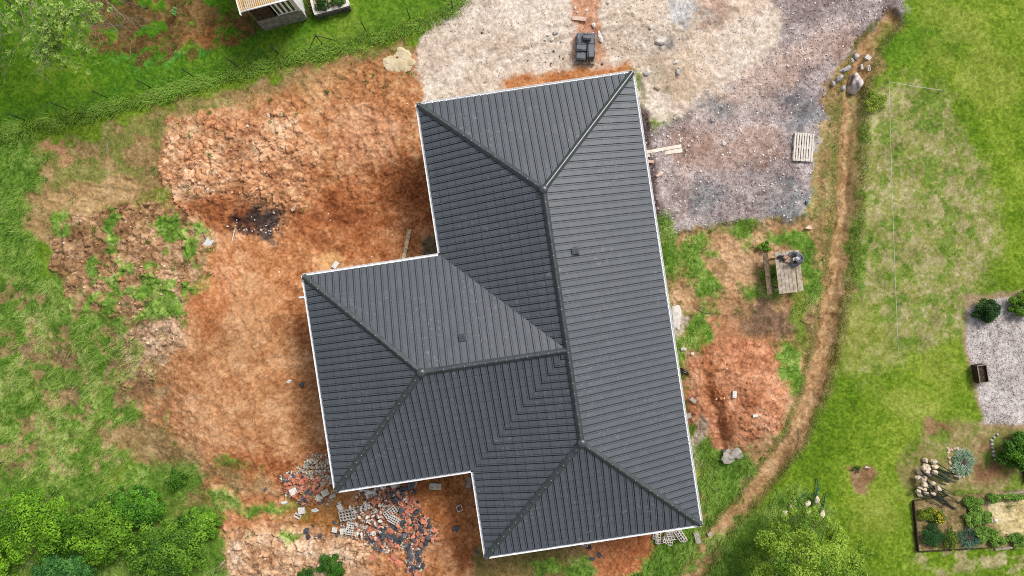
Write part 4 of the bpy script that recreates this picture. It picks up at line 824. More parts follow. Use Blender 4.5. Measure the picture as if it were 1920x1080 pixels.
skinm = mat('skin', C(226, 168, 146), C(206, 146, 124), .5, scale=8); jacket = mat('grey_jacket', C(124, 124, 130), C(96, 96, 102), .85, scale=9, bump=.5); trou = mat('dark_trousers', C(52, 54, 62), None, .9); hairm = mat('dark_hair', C(40, 36, 38), None, .7); capm = mat('light_grey_cap', C(206, 206, 208), C(186, 186, 190), .8, scale=8)
per = empty('person', TX + Vector(Matrix.Rotation(TR, 3, 'Z') @ Vector((.66, .50, 0))), TR, 'person in a grey jacket and pale cap seated at the picnic table holding a controller', 'person')
# local frame: -x towards the table, seat at z .465
bj = [(0, 0, .56, .13, .16), (-.05, 0, .72, .12, .16), (-.17, 0, .90, .12, .19), (-.24, 0, 1.0, .06, .06), (-.31, 0, 1.08, .058, .058), (-.35, 0, 1.16, .09, .082), (-.36, 0, 1.235, .075, .07),
      (-.20, .19, .95, .055), (-.34, .25, .82, .042), (-.56, .13, .825, .033), (-.20, -.19, .95, .055), (-.36, -.25, .82, .042), (-.55, -.08, .825, .033),
      (-.02, .1, .53, .09), (-.42, .12, .54, .07), (-.46, .13, .10, .045), (-.54, .13, .05, .035), (-.64, .13, .035, .03), (-.02, -.1, .53, .09), (-.42, -.12, .54, .07), (-.40, -.13, .10, .045), (-.48, -.13, .05, .035), (-.58, -.13, .035, .03)]
be = [(0, 1), (1, 2), (2, 3), (3, 4), (4, 5), (5, 6), (2, 7), (7, 8), (8, 9), (2, 10), (10, 11), (11, 12), (0, 13), (13, 14), (14, 15), (15, 16), (16, 17), (0, 18), (18, 19), (19, 20), (20, 21), (21, 22)]
for s, wi_, base in ((1, 9, (-.62, .095, .83)), (-1, 12, (-.61, -.045, .83))):
    k = len(bj); bj.append((*base, .03, .02)); be.append((wi_, k))
    for q in range(4):
        off = (q - 1.5) * .019; ln = (.034, .04, .038, .03)[q]; a = len(bj)
        bj += [(base[0] - .045, base[1] + off, .835, .0095), (base[0] - .045 - ln, base[1] + off * .9 - s * .012, .825, .0085), (base[0] - .04 - ln, base[1] + off * .8 - s * .03, .805, .0075)]; be += [(k, a), (a, a + 1), (a + 1, a + 2)]
    a = len(bj); bj += [(base[0] - .01, base[1] - s * .035, .85, .011), (base[0] - .045, base[1] - s * .05, .862, .009)]; be += [(k, a), (a, a + 1)]
body = skin('body', bj, be, skinm, per, 2)
for s in (-1, 1): MB().lump((-.45, s * .032, 1.165), (.012, .014, .01), 3, 2, .02).build('eye', hairm, per)
MB().lump((-.462, 0, 1.14), (.02, .016, .026), 5, 2, .02, flat=False).build('nose', skinm, per); MB().lump((-.452, 0, 1.105), (.01, .026, .007), 5, 2, .02).build('mouth', M_['terra'], per)
for s in (-1, 1): MB().lump((-.36, s * .088, 1.15), (.025, .012, .034), 5, 2, .02, flat=False).build('ear', skinm, per)
MB().lump((-.335, 0, 1.20), (.103, .097, .09), 9, 3, .05, flat=False, cut=.02).build('hair', hairm, per)
mb = MB().lump((-.335, 0, 1.245), (.098, .092, .085), 9, 3, .02, flat=False, cut=.01); mb.prism([(-.42, -.07), (-.40, .07), (-.47, .06), (-.505, .03), (-.51, -.02), (-.48, -.06)], 1.215, 1.228); mb.build('cap', capm, per)
jk = [(0.03, 0, .56, .17, .2), (-.03, 0, .74, .165, .205), (-.15, 0, .93, .15, .22), (-.225, 0, 1.01, .11, .13), (-.19, .215, .945, .088), (-.34, .27, .83, .07), (-.53, .15, .83, .05), (-.19, -.215, .945, .088), (-.36, -.27, .83, .07), (-.52, -.1, .83, .05)]
skin('jacket', jk, [(0, 1), (1, 2), (2, 3), (2, 4), (4, 5), (5, 6), (2, 7), (7, 8), (8, 9)], jacket, per)
hood = MB().tube([(-.16 + .15 * math.cos(t), .155 * math.sin(t), 1.02 + .03 * math.cos(t)) for t in [(-2.3 + 4.6 * k / 14) for k in range(15)]], .05, 10).build('hood', jacket, per)
skin('trousers', [(0, 0, .54, .16, .17), (-.04, .1, .55, .1), (-.42, .12, .555, .085), (-.46, .13, .13, .065), (-.04, -.1, .55, .1), (-.42, -.12, .555, .085), (-.40, -.13, .13, .065)], [(0, 1), (1, 2), (2, 3), (0, 4), (4, 5), (5, 6)], trou, per)
for x_, y_ in ((-.55, .13), (-.49, -.13)): MB().lump((x_, y_, .05), (.14, .052, .052), 4, 2, .05, flat=False).build('shoe', hairm, per)
ctl = empty('remote_controller', Vector(per.location) + Vector(Matrix.Rotation(TR, 3, 'Z') @ Vector((-.69, .03, .815))), TR, 'black handheld remote controller with screen held over the table by the seated person', 'controller')
MB().box((0, 0, 0), (.1, .17, .045), bev=.015).build('housing', M_['dark'], ctl); MB().box((-.12, .02, .02), (.085, .16, .012), ry=R(-12)).build('phone', M_['dark'], ctl)
for s in (-1, 1): MB().tube([(0, s * .05, .02), (0, s * .05, .045)], .008, 8).build('stick', M_['grey'], ctl)
bag = MB().lump((0, 0, .05), (.18, .075, .05), 21, 3, .15, flat=False).build('camera_pouch', M_['dark']); bag.location = Vector(per.location) + Vector(Matrix.Rotation(TR, 3, 'Z') @ Vector((-.84, .17, .765))); bag.rotation_euler = (0, 0, TR + R(12)); tag(bag, 'soft black pouch lying on the picnic tabletop beside the seated person', 'pouch')

# ------------------------------------------------------------------ rocks, blocks, slabs
def rock(px, py, rx, ry, rz_, hz, m, label, name='rock', seed=None, group=None, cat='rock', sub=3, dz=0, amp=.22, cut=.2):
    g = G(px, py, hz * .25 + dz); seed = seed or int(px * 3 + py); o = MB().lump((0, 0, 0), (rx / PPM, ry / PPM, hz), seed, sub, amp, cut=cut).build(name, M_[m]); o.location = g; o.rotation_euler = (0, 0, R(rz_)); return tag(o, label, cat, group)
b_ = rock(1599, 160, 14, 22, -18, .42, 'boul', 'large purple and white veined boulder standing on the orange path', 'boulder', cat='boulder', sub=4, seed=77, cut=.16, amp=.3)
rock(1580, 166, 5.5, 5.5, 0, .13, 'rock', 'small grey stone against the left side of the large boulder', seed=3)
rock(1604, 107, 6, 6.5, 10, .16, 'rock', 'dark grey wedge rock at the upper end of the yard edge rocks', seed=14); rock(1597, 114, 5, 5, 0, .1, 'rock', 'pale round rock just below the dark wedge rock on the yard edge', seed=5)
rock(1583, 131, 13, 5.5, 24, .16, 'rock', 'long ridged grey rock on the yard edge left of the loose blocks', seed=16); rock(1573, 147, 9.5, 5.5, 42, .15, 'rock', 'smooth pale grey rock on the yard edge beside the boulder', seed=7); rock(1561, 157, 4.5, 6.5, 0, .13, 'rock', 'upright oval grey rock at the lower end of the yard edge rocks', seed=8); rock(1545, 178, 4, 2.5, 30, .07, 'crock', 'small white stone at the edge of the gravel above the grey patch', seed=9)
rock(1515, 427, 9.5, 9, 0, .22, 'crock', 'pale angular rock at the lower corner of the gravel yard', seed=31, cut=.6)
rock(1372, 852, 18, 14, 0, .12, 'conc', 'rough broken concrete lump beside the orange mound', 'concrete_lump', cat='concrete', seed=12, cut=.1, sub=4, amp=.6); rock(1357, 846, 5, 5, 30, .08, 'slate', 'black tile piece leaning on the rough concrete lump', 'tile_shard', cat='tile shard', sub=1, dz=.06)
rock(1267, 595, 11, 26, 0, .06, 'concp', 'long pale concrete slab showing beside the right eave', 'concrete_slab', cat='concrete', seed=13, cut=.15); rock(1281, 655, 6, 5, 0, .08, 'conc', 'grey stone between grass and mound beside the right eave', seed=24); rock(1298, 664, 4, 3.5, 20, .06, 'concp', 'small white stone at the top edge of the orange mound', seed=25)
rock(1240, 77, 11, 8, 10, .1, 'concp', 'flat white stone on a grey sandy patch above the yard', seed=26); rock(1219, 52, 3, 5, 20, .08, 'concp', 'small upright white stone left of the flat white stone', seed=27); rock(1267, 117, 5, 3, 20, .05, 'concp', 'small pale stone in the sand above the grey boulder spot', seed=28); rock(1212, 138, 6, 6, 0, .09, 'rock', 'round grey stone just off the upper right roof corner', seed=29); rock(1271, 136, 7, 5, 70, .09, 'rock', 'grey sand coloured stone right of the roof corner', seed=33); rock(1232, 164, 7, 6, 0, .09, 'crock', 'cream stone below the round grey stone near the roof corner', seed=34); rock(1357, 269, 5, 5, 0, .06, 'concp', 'single white stone in the middle of the purple gravel', seed=35); rock(1237, 327, 9, 4, 25, .05, 'crock', 'cream flat stone beside the eave below the pale boards', seed=36)
rock(1113, 48, 4.5, 6, 0, .1, 'concp', 'pale stone just above the tile pallet', seed=37); rock(1125, 70, 5, 12, 10, .06, 'concp', 'crumbly white mortar heap right of the tile pallet', 'mortar_heap', cat='mortar', seed=38); rock(1042, 62, 6, 5, 10, .08, 'rock', 'grey slate stone left of the tile pallet', seed=39)
for k, (x_, y_, r_, m_) in enumerate(((1028, 66, 4, 'concp'), (1035, 75, 3.5, 'concp'), (1052, 78, 3, 'rock'), (1022, 75, 3, 'concp'), (1038, 96, 3, 'slate'), (1024, 115, 3, 'concp'), (1033, 119, 2.2, 'slate'), (1056, 110, 2, 'slate'), (1049, 106, 2, 'slate'), (990, 113, 2, 'slate'), (1129, 120, 3, 'slate'), (1100, 20, 3.4, 'concp'), (1078, 15, 3.4, 'concp'), (1082, 23, 3.2, 'crock'), (1140, 5, 5, 'concp'), (1019, 92, 2.5, 'crock'), (1130, 64, 3, 'rock'), (904, 62, 3, 'slate'))):
    rock(x_, y_, r_, r_ * .8, k * 37, r_ * .4 / PPM * 1.6, m_, 'small loose stone on the pale trampled sand around the tile pallet', 'stone', seed=60 + k, group='loose stones on the pale sand', cat='stone', sub=2)
# low terrace rocks in the cleared heap, large clay lumps
for k in range(70):
    x_, y_ = [(rng.uniform(325, 575), rng.uniform(215, 400)), (rng.uniform(110, 370), rng.uniform(410, 580)), (rng.uniform(430, 690), rng.uniform(985, 1070))][0 if k < 38 else 1 if k < 58 else 2]
    r_ = 2.6 + 5 * rng.random() ** 2.2; rock(x_, y_, r_, r_ * rng.uniform(.6, .9), rng.uniform(0, 180), r_ * .62 / PPM, 'crock', ['pale dried clay boulder in the rough orange heap left of the house', 'pale dried clay boulder on the half overgrown cracked mound', 'pale dried clay boulder on the light heap at the lower edge'][0 if k < 38 else 1 if k < 58 else 2], 'clay_boulder', seed=200 + k, group=['clay boulders in the rough orange heap', 'clay boulders on the overgrown mound', 'clay boulders on the pale lower heap'][0 if k < 38 else 1 if k < 58 else 2], cat='clay boulder', sub=2, cut=.5)
M_['clay'] = mat('dry_clay', C(212, 156, 114), C(176, 112, 74), .95, scale=5, bump=.8, random_tint=.15)
for o in bpy.data.objects:
    if o.name.startswith('clay_boulder'): o.data.materials[0] = M_['clay'] if (hash(o.name) if False else int(o.location.x * 97)) % 3 else M_['crock']
def block(px, py, rz_, L_, W2, H2, label, m='concp', name='concrete_block', holes=0, dz=0, tilt=0, group=None, cat='block', rows=1):
    g = G(px, py, dz); mb = MB(); wl = .022
    if holes:
        for s in (-1, 1): mb.box((0, s * (W2 / 2 - wl / 2), H2 / 2), (L_, wl, H2))
        for k in range(holes + 1): mb.box((-L_ / 2 + wl / 2 + k * (L_ - wl) / holes, 0, H2 / 2), (wl, W2 - 2 * wl - .002, H2 - .004))
        for r_ in range(1, rows): mb.box((0, -W2 / 2 + wl / 2 + r_ * (W2 - wl) / rows, H2 / 2), (L_ - .004, wl * .8, H2 - .008))
    else: mb.box((0, 0, H2 / 2), (L_, W2, H2), bev=.006); mb.box((0, 0, H2 + .004), (L_ * .6, W2 * .45, .008))
    o = mb.build(name, M_[m]); o.location = g; o.rotation_euler = (R(tilt), R(tilt * .6), R(rz_)); return tag(o, label, cat, group)
block(1626, 109, -32, .24, .18, .1, 'pale square block, uppermost of three blocks on the path'); block(1614, 127, -78, .22, .1, .12, 'narrow pale block, left of the lower two on the path'); block(1627, 129, -80, .22, .1, .12, 'narrow pale block with hole, right of the lower two on the path', holes=2)
block(1376, 739, 86, .27, .16, .12, 'white block with a dark centre hole on the orange mound', m='white'); block(1415, 779, 12, .2, .11, .1, 'small white brick on the right flank of the orange mound', m='white')
block(1299, 750, -40, .26, .16, .08, 'grey block lying next to a white scrap beside the right eave', m='conc'); block(1289, 779, 20, .26, .2, .14, 'brownish block standing against the right eave', m='conc')
block(1306, 1006, -72, .46, .2, .2, 'long grey concrete block on the grass off the lower right roof corner', m='conc', tilt=4); block(1330, 1000, 30, .2, .16, .1, 'half overgrown grey block in the tall grass right of the long block', m='conc')
block(630, 497, 52, .3, .19, .14, 'white block lying in a shallow hollow above the left roof wing', m='white')
block(817, 910, -3, .5, .26, .2, 'grey solid block lying in the bare earth below the inner corner', m='frag'); block(862, 951, 20, .24, .24, .2, 'square chimney block with a round hole on the bare earth', m='concp', holes=1); block(880, 903, 80, .46, .2, .2, 'dark stained block standing under the eave at the inner corner', m='conc')
hbg = 'hollow bricks heaped under the lower right eave'
for k, (x_, y_, rr_, dz_, tl) in enumerate(((1233, 1006, 88, 0, 0), (1247, 1003, 68, .14, 8), (1242, 1012, 12, .02, 0), (1256, 1009, 78, .05, 4), (1262, 1004, 10, .12, 0), (1270, 999, -55, .24, 8), (1277, 1001, -57, .16, 8), (1258, 996, 4, .22, 0), (1228, 998, 84, .0, 0))):
    block(x_, y_, rr_, .52, .2, .13, 'pale hollow brick in the untidy heap under the lower right eave', 'concp', 'hollow_brick', 4, dz_, tl, hbg, 'brick', 2)
block(1094, 1017, -22, .4, .2, .1, 'hollow white brick under the middle of the lower eave', 'white', 'hollow_brick', 4, 0, 0, None, 'brick', 2)
for (x_, y_, rr_, L_, lb) in ((653, 962, 10, .66, 'largest perforated white brick, at the upper left of the main rubble heap'), (658, 988, 80, .5, 'perforated white brick standing below the largest one at the left of the rubble'), (741, 972, -32, .52, 'perforated white brick lying alone in the middle of the red rubble'), (733, 957, 35, .55, 'long pale block with slots above the perforated brick in the rubble')):
    block(x_, y_, rr_, L_, .3 if L_ < .6 else .42, .14, lb, 'concp', 'hollow_brick', 5, .12, 5, None, 'brick', 3)
for (x_, y_, rr_, L_, W2, h_, hol, m_, lb) in ((534, 941, 12, .24, .1, .1, 0, 'white', 'white brick with rounded ends beside the weeds left of the rubble'), (567, 955, 8, .28, .26, .14, 0, 'concp', 'square pale block below the left rubble pile'), (559, 966, -30, .28, .17, .12, 1, 'white', 'open rectangular white brick on the reddish tile below the left rubble'), (639, 949, -62, .26, .2, .12, 0, 'concp', 'pale block standing alone between the two rubble piles'), (637, 941, 15, .14, .08, .08, 0, 'concp', 'small white brick end touching the block between the rubble piles'), (624, 929, 22, .26, .15, .1, 0, 'conc', 'grey flat block just below the left roof corner'), (801, 973, 0, .14, .14, .1, 0, 'white', 'small white cube at the right edge of the red rubble'), (552, 919, 25, .3, .26, .16, 0, 'concp', 'white broken block amid the red shards of the left pile'), (611, 922, 28, .3, .26, .12, 0, 'frag', 'greenish grey square block at the right of the left pile'), (600, 932, -20, .3, .24, .1, 0, 'frag', 'tilted grey slab at the lower side of the left pile'), (645, 994, 10, .3, .22, .14, 0, 'concp', 'pale block at the lower left of the main rubble heap'), (628, 992, -12, .22, .2, .12, 0, 'concp', 'pale broken block left of the main rubble heap on the pale soil')):
    block(x_, y_, rr_, L_, W2, h_, lb, m_, 'concrete_block', hol, .05 if 'pile' in lb else 0, 5)
# broken tiles and block pieces: single pieces copied and turned
def shard_protos(name, m, n, seed, s, th, curved=0, chunk=False):
    out = []
    for k in range(n):
        r = random.Random(seed + k); mb = MB()
        if chunk: mb.lump((0, 0, 0), (s * r.uniform(.7, 1.1), s * r.uniform(.5, .8), s * r.uniform(.35, .55)), seed + k, 1 if k % 2 else 2, .3, cut=.55)
        else:
            na = r.choice((4, 5, 5, 6)); po = [(math.cos(a) * s * r.uniform(.65, 1.2), math.sin(a) * s * r.uniform(.45, .9)) for a in sorted(r.uniform(0, 1) * .6 + i * 2 * math.pi / na for i in range(na))]
            mb.prism(po, -th / 2, th / 2)
            if curved: mb.tube([(-s * .5, s * .1, th * .6), (s * .5, s * .1, th * .6)], th * .9, 6)
        o = mb.build(name, M_[m]); out.append(o)
    return out
def in_poly(poly, x, y):
    return bool(sdf(poly, np.array([x]), np.array([y]))[0] < 0)
def strew(protos, n, poly, label, group, cat, tilt, up, big=1.0, centre=None):
    a = np.array(poly); k = 0; tries = 0
    while k < n and tries < 9999:
        tries += 1
        if centre and random.random() < .75: x_, y_ = random.gauss(centre[0], centre[2]), random.gauss(centre[1], centre[3])
        else: x_, y_ = random.uniform(a[:, 0].min(), a[:, 0].max()), random.uniform(a[:, 1].min(), a[:, 1].max())
        if not in_poly(poly, x_, y_): continue
        p = protos[k % len(protos)]; o = p if 'label' not in p.keys() else p.copy()
        if o is not p: COL.objects.link(o)
        o.location = G(x_, y_, random.uniform(.01, up)); o.rotation_euler = (random.gauss(0, tilt), random.gauss(0, tilt), random.uniform(0, 6.28)); s_ = random.uniform(.7, 1.35) * big; o.scale = (s_,) * 3; tag(o, label, cat, group); k += 1
P1 = [(527, 893), (548, 885), (575, 862), (600, 848), (622, 852), (632, 918), (618, 938), (572, 945), (530, 918)]
P2 = [(672, 916), (735, 908), (780, 902), (778, 930), (790, 955), (812, 985), (824, 1003), (815, 1016), (795, 1014), (785, 1030), (750, 1032), (705, 1026), (680, 1004), (648, 1000), (640, 970), (668, 950), (676, 930)]
P3 = [(765, 1034), (795, 1032), (798, 1055), (778, 1078), (762, 1064)]
strew(shard_protos('tile_shard', 'terra', 8, 10, .13, .016, 1), 48, [(527, 893), (560, 888), (600, 890), (618, 905), (612, 938), (572, 942), (530, 918)], 'broken red terracotta tile shard in the left rubble pile off the roof corner', 'red shards of the left rubble pile', 'tile shard', .25, .16)
strew(shard_protos('tile_shard', 'slate', 6, 30, .13, .016, 1), 16, [(527, 893), (548, 885), (600, 895), (618, 938), (572, 945), (530, 918)], 'broken charcoal tile shard in the left rubble pile off the roof corner', 'charcoal shards of the left rubble pile', 'tile shard', .3, .16)
strew(shard_protos('block_fragment', 'frag', 8, 50, .1, .1, 0, True), 95, [(560, 885), (575, 862), (600, 848), (624, 852), (632, 915), (610, 912), (590, 898)], 'pale broken concrete fragment at the upper side of the left rubble pile', 'pale fragments of the left rubble pile', 'rubble', .8, .2, 1.45)
strew(shard_protos('tile_shard', 'terra', 8, 70, .13, .016, 1), 150, [(690, 925), (780, 902), (778, 930), (790, 955), (820, 995), (812, 1014), (785, 1030), (705, 1022), (690, 990), (720, 960)], 'broken red terracotta tile shard in the large rubble heap below the eave', 'red shards of the large rubble heap', 'tile shard', .35, .22)
strew(shard_protos('tile_shard', 'slate', 8, 90, .14, .016, 1), 96, [(720, 915), (780, 902), (778, 930), (790, 955), (824, 1000), (800, 1020), (785, 1030), (680, 1030), (690, 1005), (720, 960)], 'broken charcoal tile shard in the large rubble heap below the eave', 'charcoal shards of the large rubble heap', 'tile shard', .35, .24)
strew(shard_protos('block_fragment', 'concp', 8, 110, .14, .1, 0, True), 90, [(655, 950), (700, 935), (735, 950), (724, 1000), (700, 1012), (650, 996)], 'pale broken concrete fragment in the large rubble heap below the eave', 'pale fragments of the large rubble heap', 'rubble', .8, .3)
strew(shard_protos('block_fragment', 'frag', 6, 130, .16, .1, 0, True), 26, [(690, 925), (770, 915), (762, 950), (725, 965), (690, 960)], 'greenish grey concrete chunk at the upper part of the large rubble heap', 'grey chunks of the large rubble heap', 'rubble', .6, .3)
strew(shard_protos('tile_shard', 'slate', 4, 150, .15, .016, 1), 20, P3, 'charcoal tile shard in the small scatter below the large rubble heap', 'charcoal shards below the large heap', 'tile shard', .3, .12)
strew(shard_protos('tile_shard', 'terra', 3, 160, .2, .018, 1), 6, [(735, 1030), (752, 1038), (748, 1062), (732, 1050)], 'large flat red tile piece leaning below the large rubble heap', 'large red pieces below the heap', 'tile shard', .2, .05)
strew(shard_protos('tile_shard', 'slate', 3, 170, .13, .016, 1), 9, [(565, 990), (640, 975), (650, 1000), (580, 1020)], 'stray charcoal tile shard on the pale soil between the rubble piles', 'stray charcoal shards', 'tile shard', .2, .03)
strew(shard_protos('plaster_slab', 'white', 4, 180, .16, .03), 12, [(675, 914), (758, 900), (760, 910), (720, 918), (690, 926)], 'whitish plaster slab piece tucked along the eave above the large heap', 'whitish slabs along the eave', 'rubble', .2, .2)
for (x_, y_, r_, m_, lb) in ((854, 993, 9, 'slate', 'dark tile strip lying alone on the bare earth right of the rubble'), (882, 990, 8, 'terra', 'triangular red tile piece on the bare earth near the lower roof wing'), (893, 1034, 6, 'slate', 'small dark tile chip near the corner of the lower roof wing'), (1123, 1040, 8, 'slate', 'grey tile chip on the orange patch below the eave'), (1109, 1048, 7, 'slate', 'dark tile chip at the grass edge of the orange patch'), (1103, 1024, 8, 'dark', 'black scrap beside the hollow white brick under the eave'), (542, 715, 5, 'white', 'pale wood chip beside the dark scrap left of the house'), (566, 721, 9, 'slate', 'crumpled dark tile scrap on the orange earth left of the house'), (498, 917, 4, 'slate', 'tiny dark chip at the edge of the weeds'), (600, 1005, 7, 'slate', 'dark rounded tile chip on the pale soil'), (1299, 739, 0, 'white', ''), (591, 957, 7, 'white', 'white triangular tile piece on the bare earth below the left pile'), (784, 1076, 9, 'terra', 'red tile piece at the very bottom below the charcoal scatter'), (700, 1044, 8, 'terra', 'red triangular tile piece on the pale soil below the rubble'), (818, 1008, 8, 'terra', 'red tile piece at the right tip of the large rubble heap')):
    if r_:
        p = shard_protos('tile_shard', m_, 1, int(x_), r_ / PPM, .016, 1)[0]; p.location = G(x_, y_, .03); p.rotation_euler = (.1, .08, R(x_ * 7 % 180)); tag(p, lb, 'tile shard')
o = MB().tube([(-.28, 0, 0), (.28, -.06, .02)], .05, 10).tube([(-.2, .12, 0), (.2, -.02, .01)], .04, 10).build('pipe_offcut', M_['dark']); o.location = G(1283, 697, .05); o.rotation_euler = (0, 0, R(-14)); tag(o, 'pair of black pipe offcuts beside the right eave above the mound', 'pipe')
cr = []
for poly_, n_ in ((P1, 700), (P2, 1900), (P3, 160)):
    a_ = np.array(poly_); q_ = rng.uniform(a_.min(0), a_.max(0), (n_ * 2, 2)); cr.append(q_[sdf(poly_, q_[:, 0], q_[:, 1]) < 4][:n_])
cr = np.concatenate(cr); x, y = (cr[:, 0] - 960) / PPM, (540 - cr[:, 1]) / PPM; n = len(x); pk = rng.integers(0, 5, n); pal = np.array([lin(c) / 1.35 for c in ((214, 140, 112), (96, 98, 106), (228, 222, 208), (190, 118, 90), (206, 196, 176))])
left_ = (cr[:, 1] < 900) & (cr[:, 0] < 640); pk[left_ & (rng.random(n) < .7)] = 2
scatter('rubble_crumbs', rv2, np.stack([x, y, samp(Hh, x, y) + .03], -1), .015 + .045 * rng.random(n) ** 1.6, pal[pk] * rng.uniform(.7, 1.15, (n, 1)), stone_mat, 'crushed bits of tile and block filling the gaps in the rubble heaps', 'rubble', .8)
# white torn sheet left of the burnt patch
s9 = 9.0; po = [(200, 750), (232, 822), (310, 808), (268, 870), (222, 925), (180, 1000), (150, 905), (60, 920), (130, 850)]; o = MB().prism([((x_ - 185) / s9 / PPM, -(y_ - 870) / s9 / PPM) for x_, y_ in po], 0, .015).build('torn_sheet', M_['white']); o.location = G(370 + 185 / s9, 360 + 870 / s9, .06); o.rotation_euler = (R(6), R(-5), 0); tag(o, 'torn white star-shaped sheet lying between weeds and orange earth', 'sheet')
strew(shard_protos('charred_scrap', 'char', 6, 210, .07, .02, 0, True), 60, [(455, 400), (500, 375), (535, 395), (540, 430), (490, 445), (430, 435)], 'small charred scrap in the burnt rubbish patch', 'charred scraps in the burnt patch', 'burnt scrap', .6, .06)
strew(shard_protos('pale_scrap', 'white', 4, 230, .045, .01), 22, [(420, 410), (480, 400), (530, 420), (500, 445), (425, 432)], 'small white unburnt scrap in the burnt rubbish patch', 'white scraps in the burnt patch', 'scrap', .5, .07)
plank((441, 432), (435, 453), .025, .02, 'white', 'thin white strip at the lower left of the burnt patch', 'strip', za=.06, name='strip')
# dried cement spill
mb = MB()
for k, (x_, y_, r_) in enumerate(((-14, 6, 17), (8, -9, 15), (6, 10, 18), (20, 4, 12), (0, 0, 16), (-22, 2, 9), (4, -18, 9))): mb.lump((x_ / PPM, -y_ / PPM, -.02), (r_ / PPM, r_ / PPM * .8, .07), 40 + k, 4, .22, flat=False, cut=.05)
o = mb.build('cement_spill', M_['spill']); o.location = G(748, 113, .0); tag(o, 'lobed cream puddle of dried cement at the left edge of the sand', 'cement')
o = MB().lump((0, 0, 0), (.06, .05, .04), 3, 2).build('pebble', M_['terra']); o.location = G(746, 108, .08); tag(o, 'brown pebble stuck on top of the dried cement puddle', 'stone')

# ------------------------------------------------------------------ garden things, right
def stake(px, py, label):
    o = MB().tube([(0, 0, -.1), (0, 0, .34)], .014, 6).build('stake', M_['grey']); o.location = G(px, py); return tag(o, label, 'stake')
stake(1660, 157, 'thin stake at the upper left corner of the string line'); stake(1760, 173, 'thin stake at the right end of the short string'); stake(1677, 655, 'thin stake at the lower end of the long string')
s1, s2, s3 = G(1660, 157, .3), G(1760, 173, .3), G(1677, 655, .3)
def lerp_n(a, b, n, sag=.06): return [a.lerp(b, k / n) - Vector((0, 0, sag * 4 * (k / n) * (1 - k / n))) for k in range(n + 1)]
o = MB().tube(lerp_n(s2, s1, 10) + lerp_n(s1, s3, 30)[1:], .007, 5).build('string_line', M_['string']); tag(o, 'white guide string stretched over the worn lawn from stake to stake', 'string')
pb = empty('planter_box', G(1832, 699), R(9), 'brown wooden planter box filled with soil on the white gravel terrace', 'planter')
for (c_, d_) in (((-.19, 0, .19), (.025, .76, .38)), ((.19, 0, .19), (.025, .76, .38)), ((0, .3675, .19), (.353, .025, .38)), ((0, -.3675, .19), (.353, .025, .38))): MB().box(c_, d_).build('side_board', M_['brown'], pb)
MB().box((-.19, 0, .388), (.035, .77, .014)).box((.19, 0, .388), (.035, .77, .014)).box((0, .3675, .3885), (.343, .035, .014)).box((0, -.3675, .3885), (.343, .035, .014)).build('rim', M_['grey'], pb)
MB().box((0, 0, .15), (.352, .708, .26)).build('soil_fill', M_['soil'], pb)
shrub(1838, 581, .60, .72, 'dense round dark green bush at the corner of the white gravel', 'bush', 9000, .05, C(28, 72, 18), C(74, 128, 44), name='bush', spread=.7)
shrub(1908, 570, .56, .6, 'bright yellowish green bush near the right edge on the white gravel', 'bush', 6000, .06, C(70, 120, 20), C(150, 196, 50), name='bush')
shrub(1893, 842, .86, .9, 'large bright green bush with a few pink flowers by the right edge', 'bush', 8000, .1, C(50, 104, 14), C(120, 178, 40), name='bush', flowers=(C(220, 150, 160), 5, .035), spread=.74)
# silver-leaved plant: arching strap leaves
def strap_plant(px, py, rx, ry, n, L_, c1, c2, label, name='plant', wd=.02):
    g = G(px, py); t = empty(name, g, 0, label, 'plant'); V_ = []; F_ = []; Cc = []
    for i in range(n):
        a = rng.uniform(0, 2 * np.pi); q = math.sqrt(rng.random()); bx, by = math.cos(a) * rx * q * .8, math.sin(a) * ry * q * .8; d = a + rng.normal(0, .8); l = L_ * rng.uniform(.6, 1.2); w_ = wd * rng.uniform(.7, 1.2); k = len(V_); el = rng.uniform(.3, 1.2); x_, z_ = 0, 0
        c_ = np.array(c1) + (np.array(c2) - np.array(c1)) * rng.random()
        for s in range(5):
            f = s / 4; ww = w_ * (1 - f ** 2) + .001; X_ = bx + math.cos(d) * x_; Y_ = by + math.sin(d) * x_; V_ += [(X_ - math.sin(d) * ww, Y_ + math.cos(d) * ww, z_ + .02), (X_ + math.sin(d) * ww, Y_ - math.cos(d) * ww, z_ + .02)]; Cc += [c_ * (.8 + .3 * f)] * 2; e = el - f * 1.3; x_ += math.cos(e) * l / 4; z_ += math.sin(e) * l / 4
            if s: F_.append((k + 2 * s - 2, k + 2 * s - 1, k + 2 * s + 1, k + 2 * s))
    np_mesh('leaves', np.array(V_), np.array(F_), leaf_mat, t, np.array(Cc)); MB().lump((0, 0, .02), (rx * .5, ry * .5, .06), 2, 2).build('root_crown', M_['soil'], t); return t
strap_plant(1804, 866, .42, .56, 520, .3, C(130, 170, 130), C(206, 226, 200), 'silvery green strap-leaved plant in the stone-ringed bed', 'silver_plant', .016)
ring_ = [(1777, 848), (1779, 858), (1780, 868), (1782, 878), (1786, 886), (1791, 892), (1798, 894), (1806, 894), (1776, 840), (1779, 844), (1784, 843), (1789, 841), (1795, 842), (1801, 844), (1806, 846), (1809, 852), (1811, 859)]
proto = rock(*ring_[0], 3.4, 3, 10, .055, 'crock', 'cream edging stone in the ring around the silvery plant', 'edging_stone', seed=91, group='stones ringing the silvery plant', cat='edging stone', sub=2)
for k, q in enumerate(ring_[1:]): dup(proto, G(*q, .015), (0, 0, k * 1.3), (random.uniform(.75, 1.25),) * 3)
ring2 = [(1869, 815), (1863, 820), (1859, 826), (1859, 833), (1860, 840), (1862, 847), (1864, 854), (1866, 860)]
